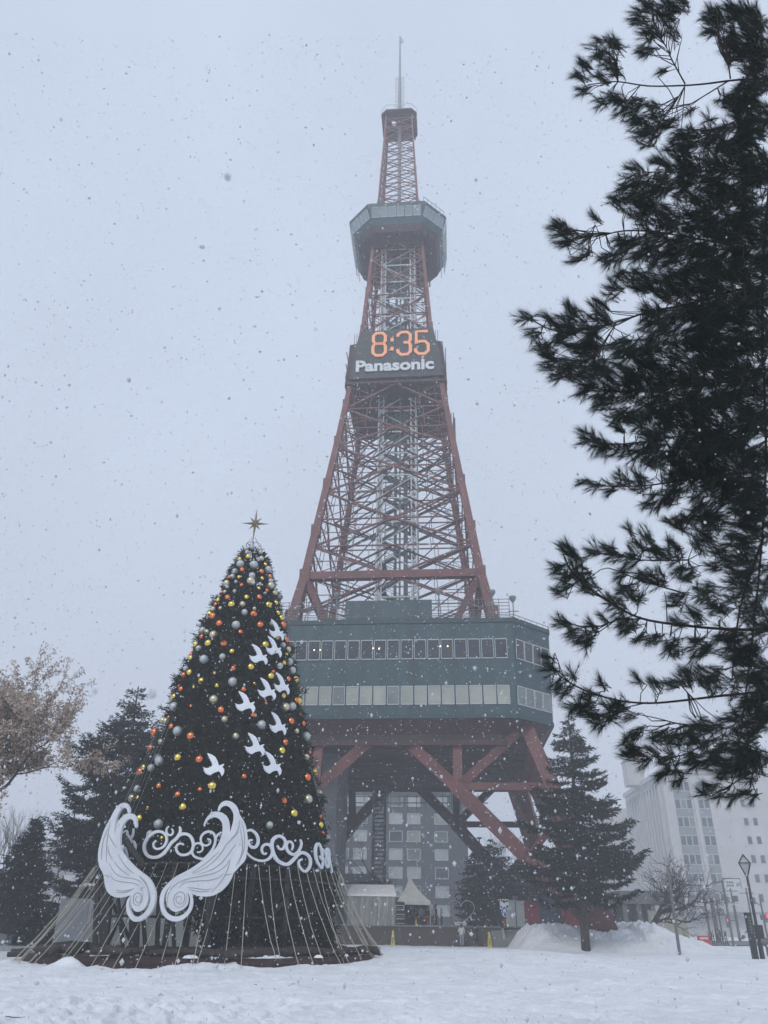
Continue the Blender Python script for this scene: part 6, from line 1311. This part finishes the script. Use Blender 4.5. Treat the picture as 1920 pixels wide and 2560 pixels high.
# twig and litter on the foreground snow
for px, py, L_, a_ in sorted(((12, 2548, .3, .5), (370, 2444, .12, .1), (728, 2462, .3, .2), (1372, 2360, .5, 0), (640, 2462, .1, .4), (1690, 2500, .12, 1), (50, 2440, .12, .8), (290, 2466, .15, .2), (395, 2490, .1, .2), (1210, 2420, .2, .5))):
    r0 = ray(px, py); t_ = -EYE/r0.z; p = OC+r0*t_; p.z = gz(p.x, p.y)+.02; mb = MB(); rs = random.Random(int(px)); q = [Vector((0, 0, 0))]; aa = a_
    for _ in range(4): aa += rs.gauss(0, .7); q.append(q[-1]+Vector((math.cos(aa)*L_*.4, math.sin(aa)*L_*.4, rs.gauss(0, .008))))
    mb.tube(q, [.005, .009, .008, .006, .003], 5); o = mb.build('fallen_twig', 'timber'); o.location = p; tw_i = globals().get('tw_i', 0)+1; tag(o, f'small dark twig on the trodden snow, {ordinal(tw_i)} from left', 'twig', 'twigs on the snow')

# ================================================================== falling snow and snowy air
rng = np.random.default_rng(99)
oc_v = np.array([(1, 0, 0), (-1, 0, 0), (0, 1, 0), (0, -1, 0), (0, 0, 1), (0, 0, -1)], float)
oc_f = np.array([(0, 2, 4), (2, 1, 4), (1, 3, 4), (3, 0, 4), (2, 0, 5), (1, 2, 5), (3, 1, 5), (0, 3, 5)])
def flakes(n, y0, y1, power, s0, s1):
    Y = y0+(y1-y0)*rng.random(n)**power; el = rng.uniform(-.12, 1.5, n); X = rng.uniform(-.85, .85, n)*(Y*.9+el*Y*.5); Z = EYE+el*Y*1.15
    c = np.stack([X, Y, Z], 1); c = c[Z > .05]; n = len(c); s = (s0+(s1-s0)*rng.random(n)**2.5)[:, None, None]; st = rng.uniform(.6, 1.5, (n, 1, 3)); st[:, :, 2] *= 1.25
    return (c[:, None]+oc_v[None]*s*st)[:, oc_f].reshape(-1, 3, 3)
def lumps(n, y0, y1, power, s0, s1):   # near flakes: rounded ragged clumps
    u = np.linspace(0, math.pi, 6)[1:-1]; vs = [(0, 0, 1)]+[(math.sin(a)*math.cos(b), math.sin(a)*math.sin(b), math.cos(a)) for a in u for b in np.linspace(0, 2*math.pi, 8)[:-1]]+[(0, 0, -1)]
    fs = [(0, 1+k, 1+(k+1) % 7) for k in range(7)]
    for r in range(3):
        for k in range(7): a, b = 1+r*7+k, 1+r*7+(k+1) % 7; fs += [(a, a+7, b), (b, a+7, b+7)]
    fs += [(29, 22+(k+1) % 7, 22+k) for k in range(7)]; vs = np.array(vs); out = []
    for i in range(n):
        Y = y0+(y1-y0)*rng.random()**power; el = rng.uniform(-.12, 1.5); X = rng.uniform(-.85, .85)*(Y*.9+el*Y*.5); Z = EYE+el*Y*1.15
        if Z < .05: continue
        s = s0+(s1-s0)*rng.random()**2.5; v = vs*(s*rng.uniform(.6, 1.25, (30, 1)))*rng.uniform(.7, 1.3, (1, 3))+np.array([X, Y, Z]); out.append(v[np.array(fs)])
    return np.concatenate(out)
F_ = np.concatenate([lumps(42, .28, 1.3, .7, .0016, .0042), lumps(2300, 2.5, 9, .8, .0022, .0085), flakes(32000, 6, 32, .9, .004, .017), flakes(75000, 25, 72, 1, .007, .031)])
M['flake'] = mat('shade greyed snowflake', (.56, .59, .63), .9, spec=.1)  # base colour greyed to stand for the unlit undersides of the flakes
o = npmesh('falling_snow', F_, 3, 'flake'); tag(o, 'snowflakes drifting down through the whole air', 'snow', kind='stuff')
hz_ = bpy.data.materials.new('snowy air'); hz_.use_nodes = True; nt = hz_.node_tree; nt.nodes.clear(); ou = nt.nodes.new('ShaderNodeOutputMaterial'); pv = nt.nodes.new('ShaderNodeVolumePrincipled')
pv.inputs['Density'].default_value = HAZE; pv.inputs['Color'].default_value = (.93, .95, 1, 1); pv.inputs['Anisotropy'].default_value = 0.0
nt.links.new(pv.outputs['Volume'], ou.inputs['Volume'])
mb = MB(); mb.box((0, 0, 75), (1300, 1300, 157)); o = mb.build('haze', hz_); tag(o, kind='stuff', label='pale snowy air filling the whole scene', cat='haze')
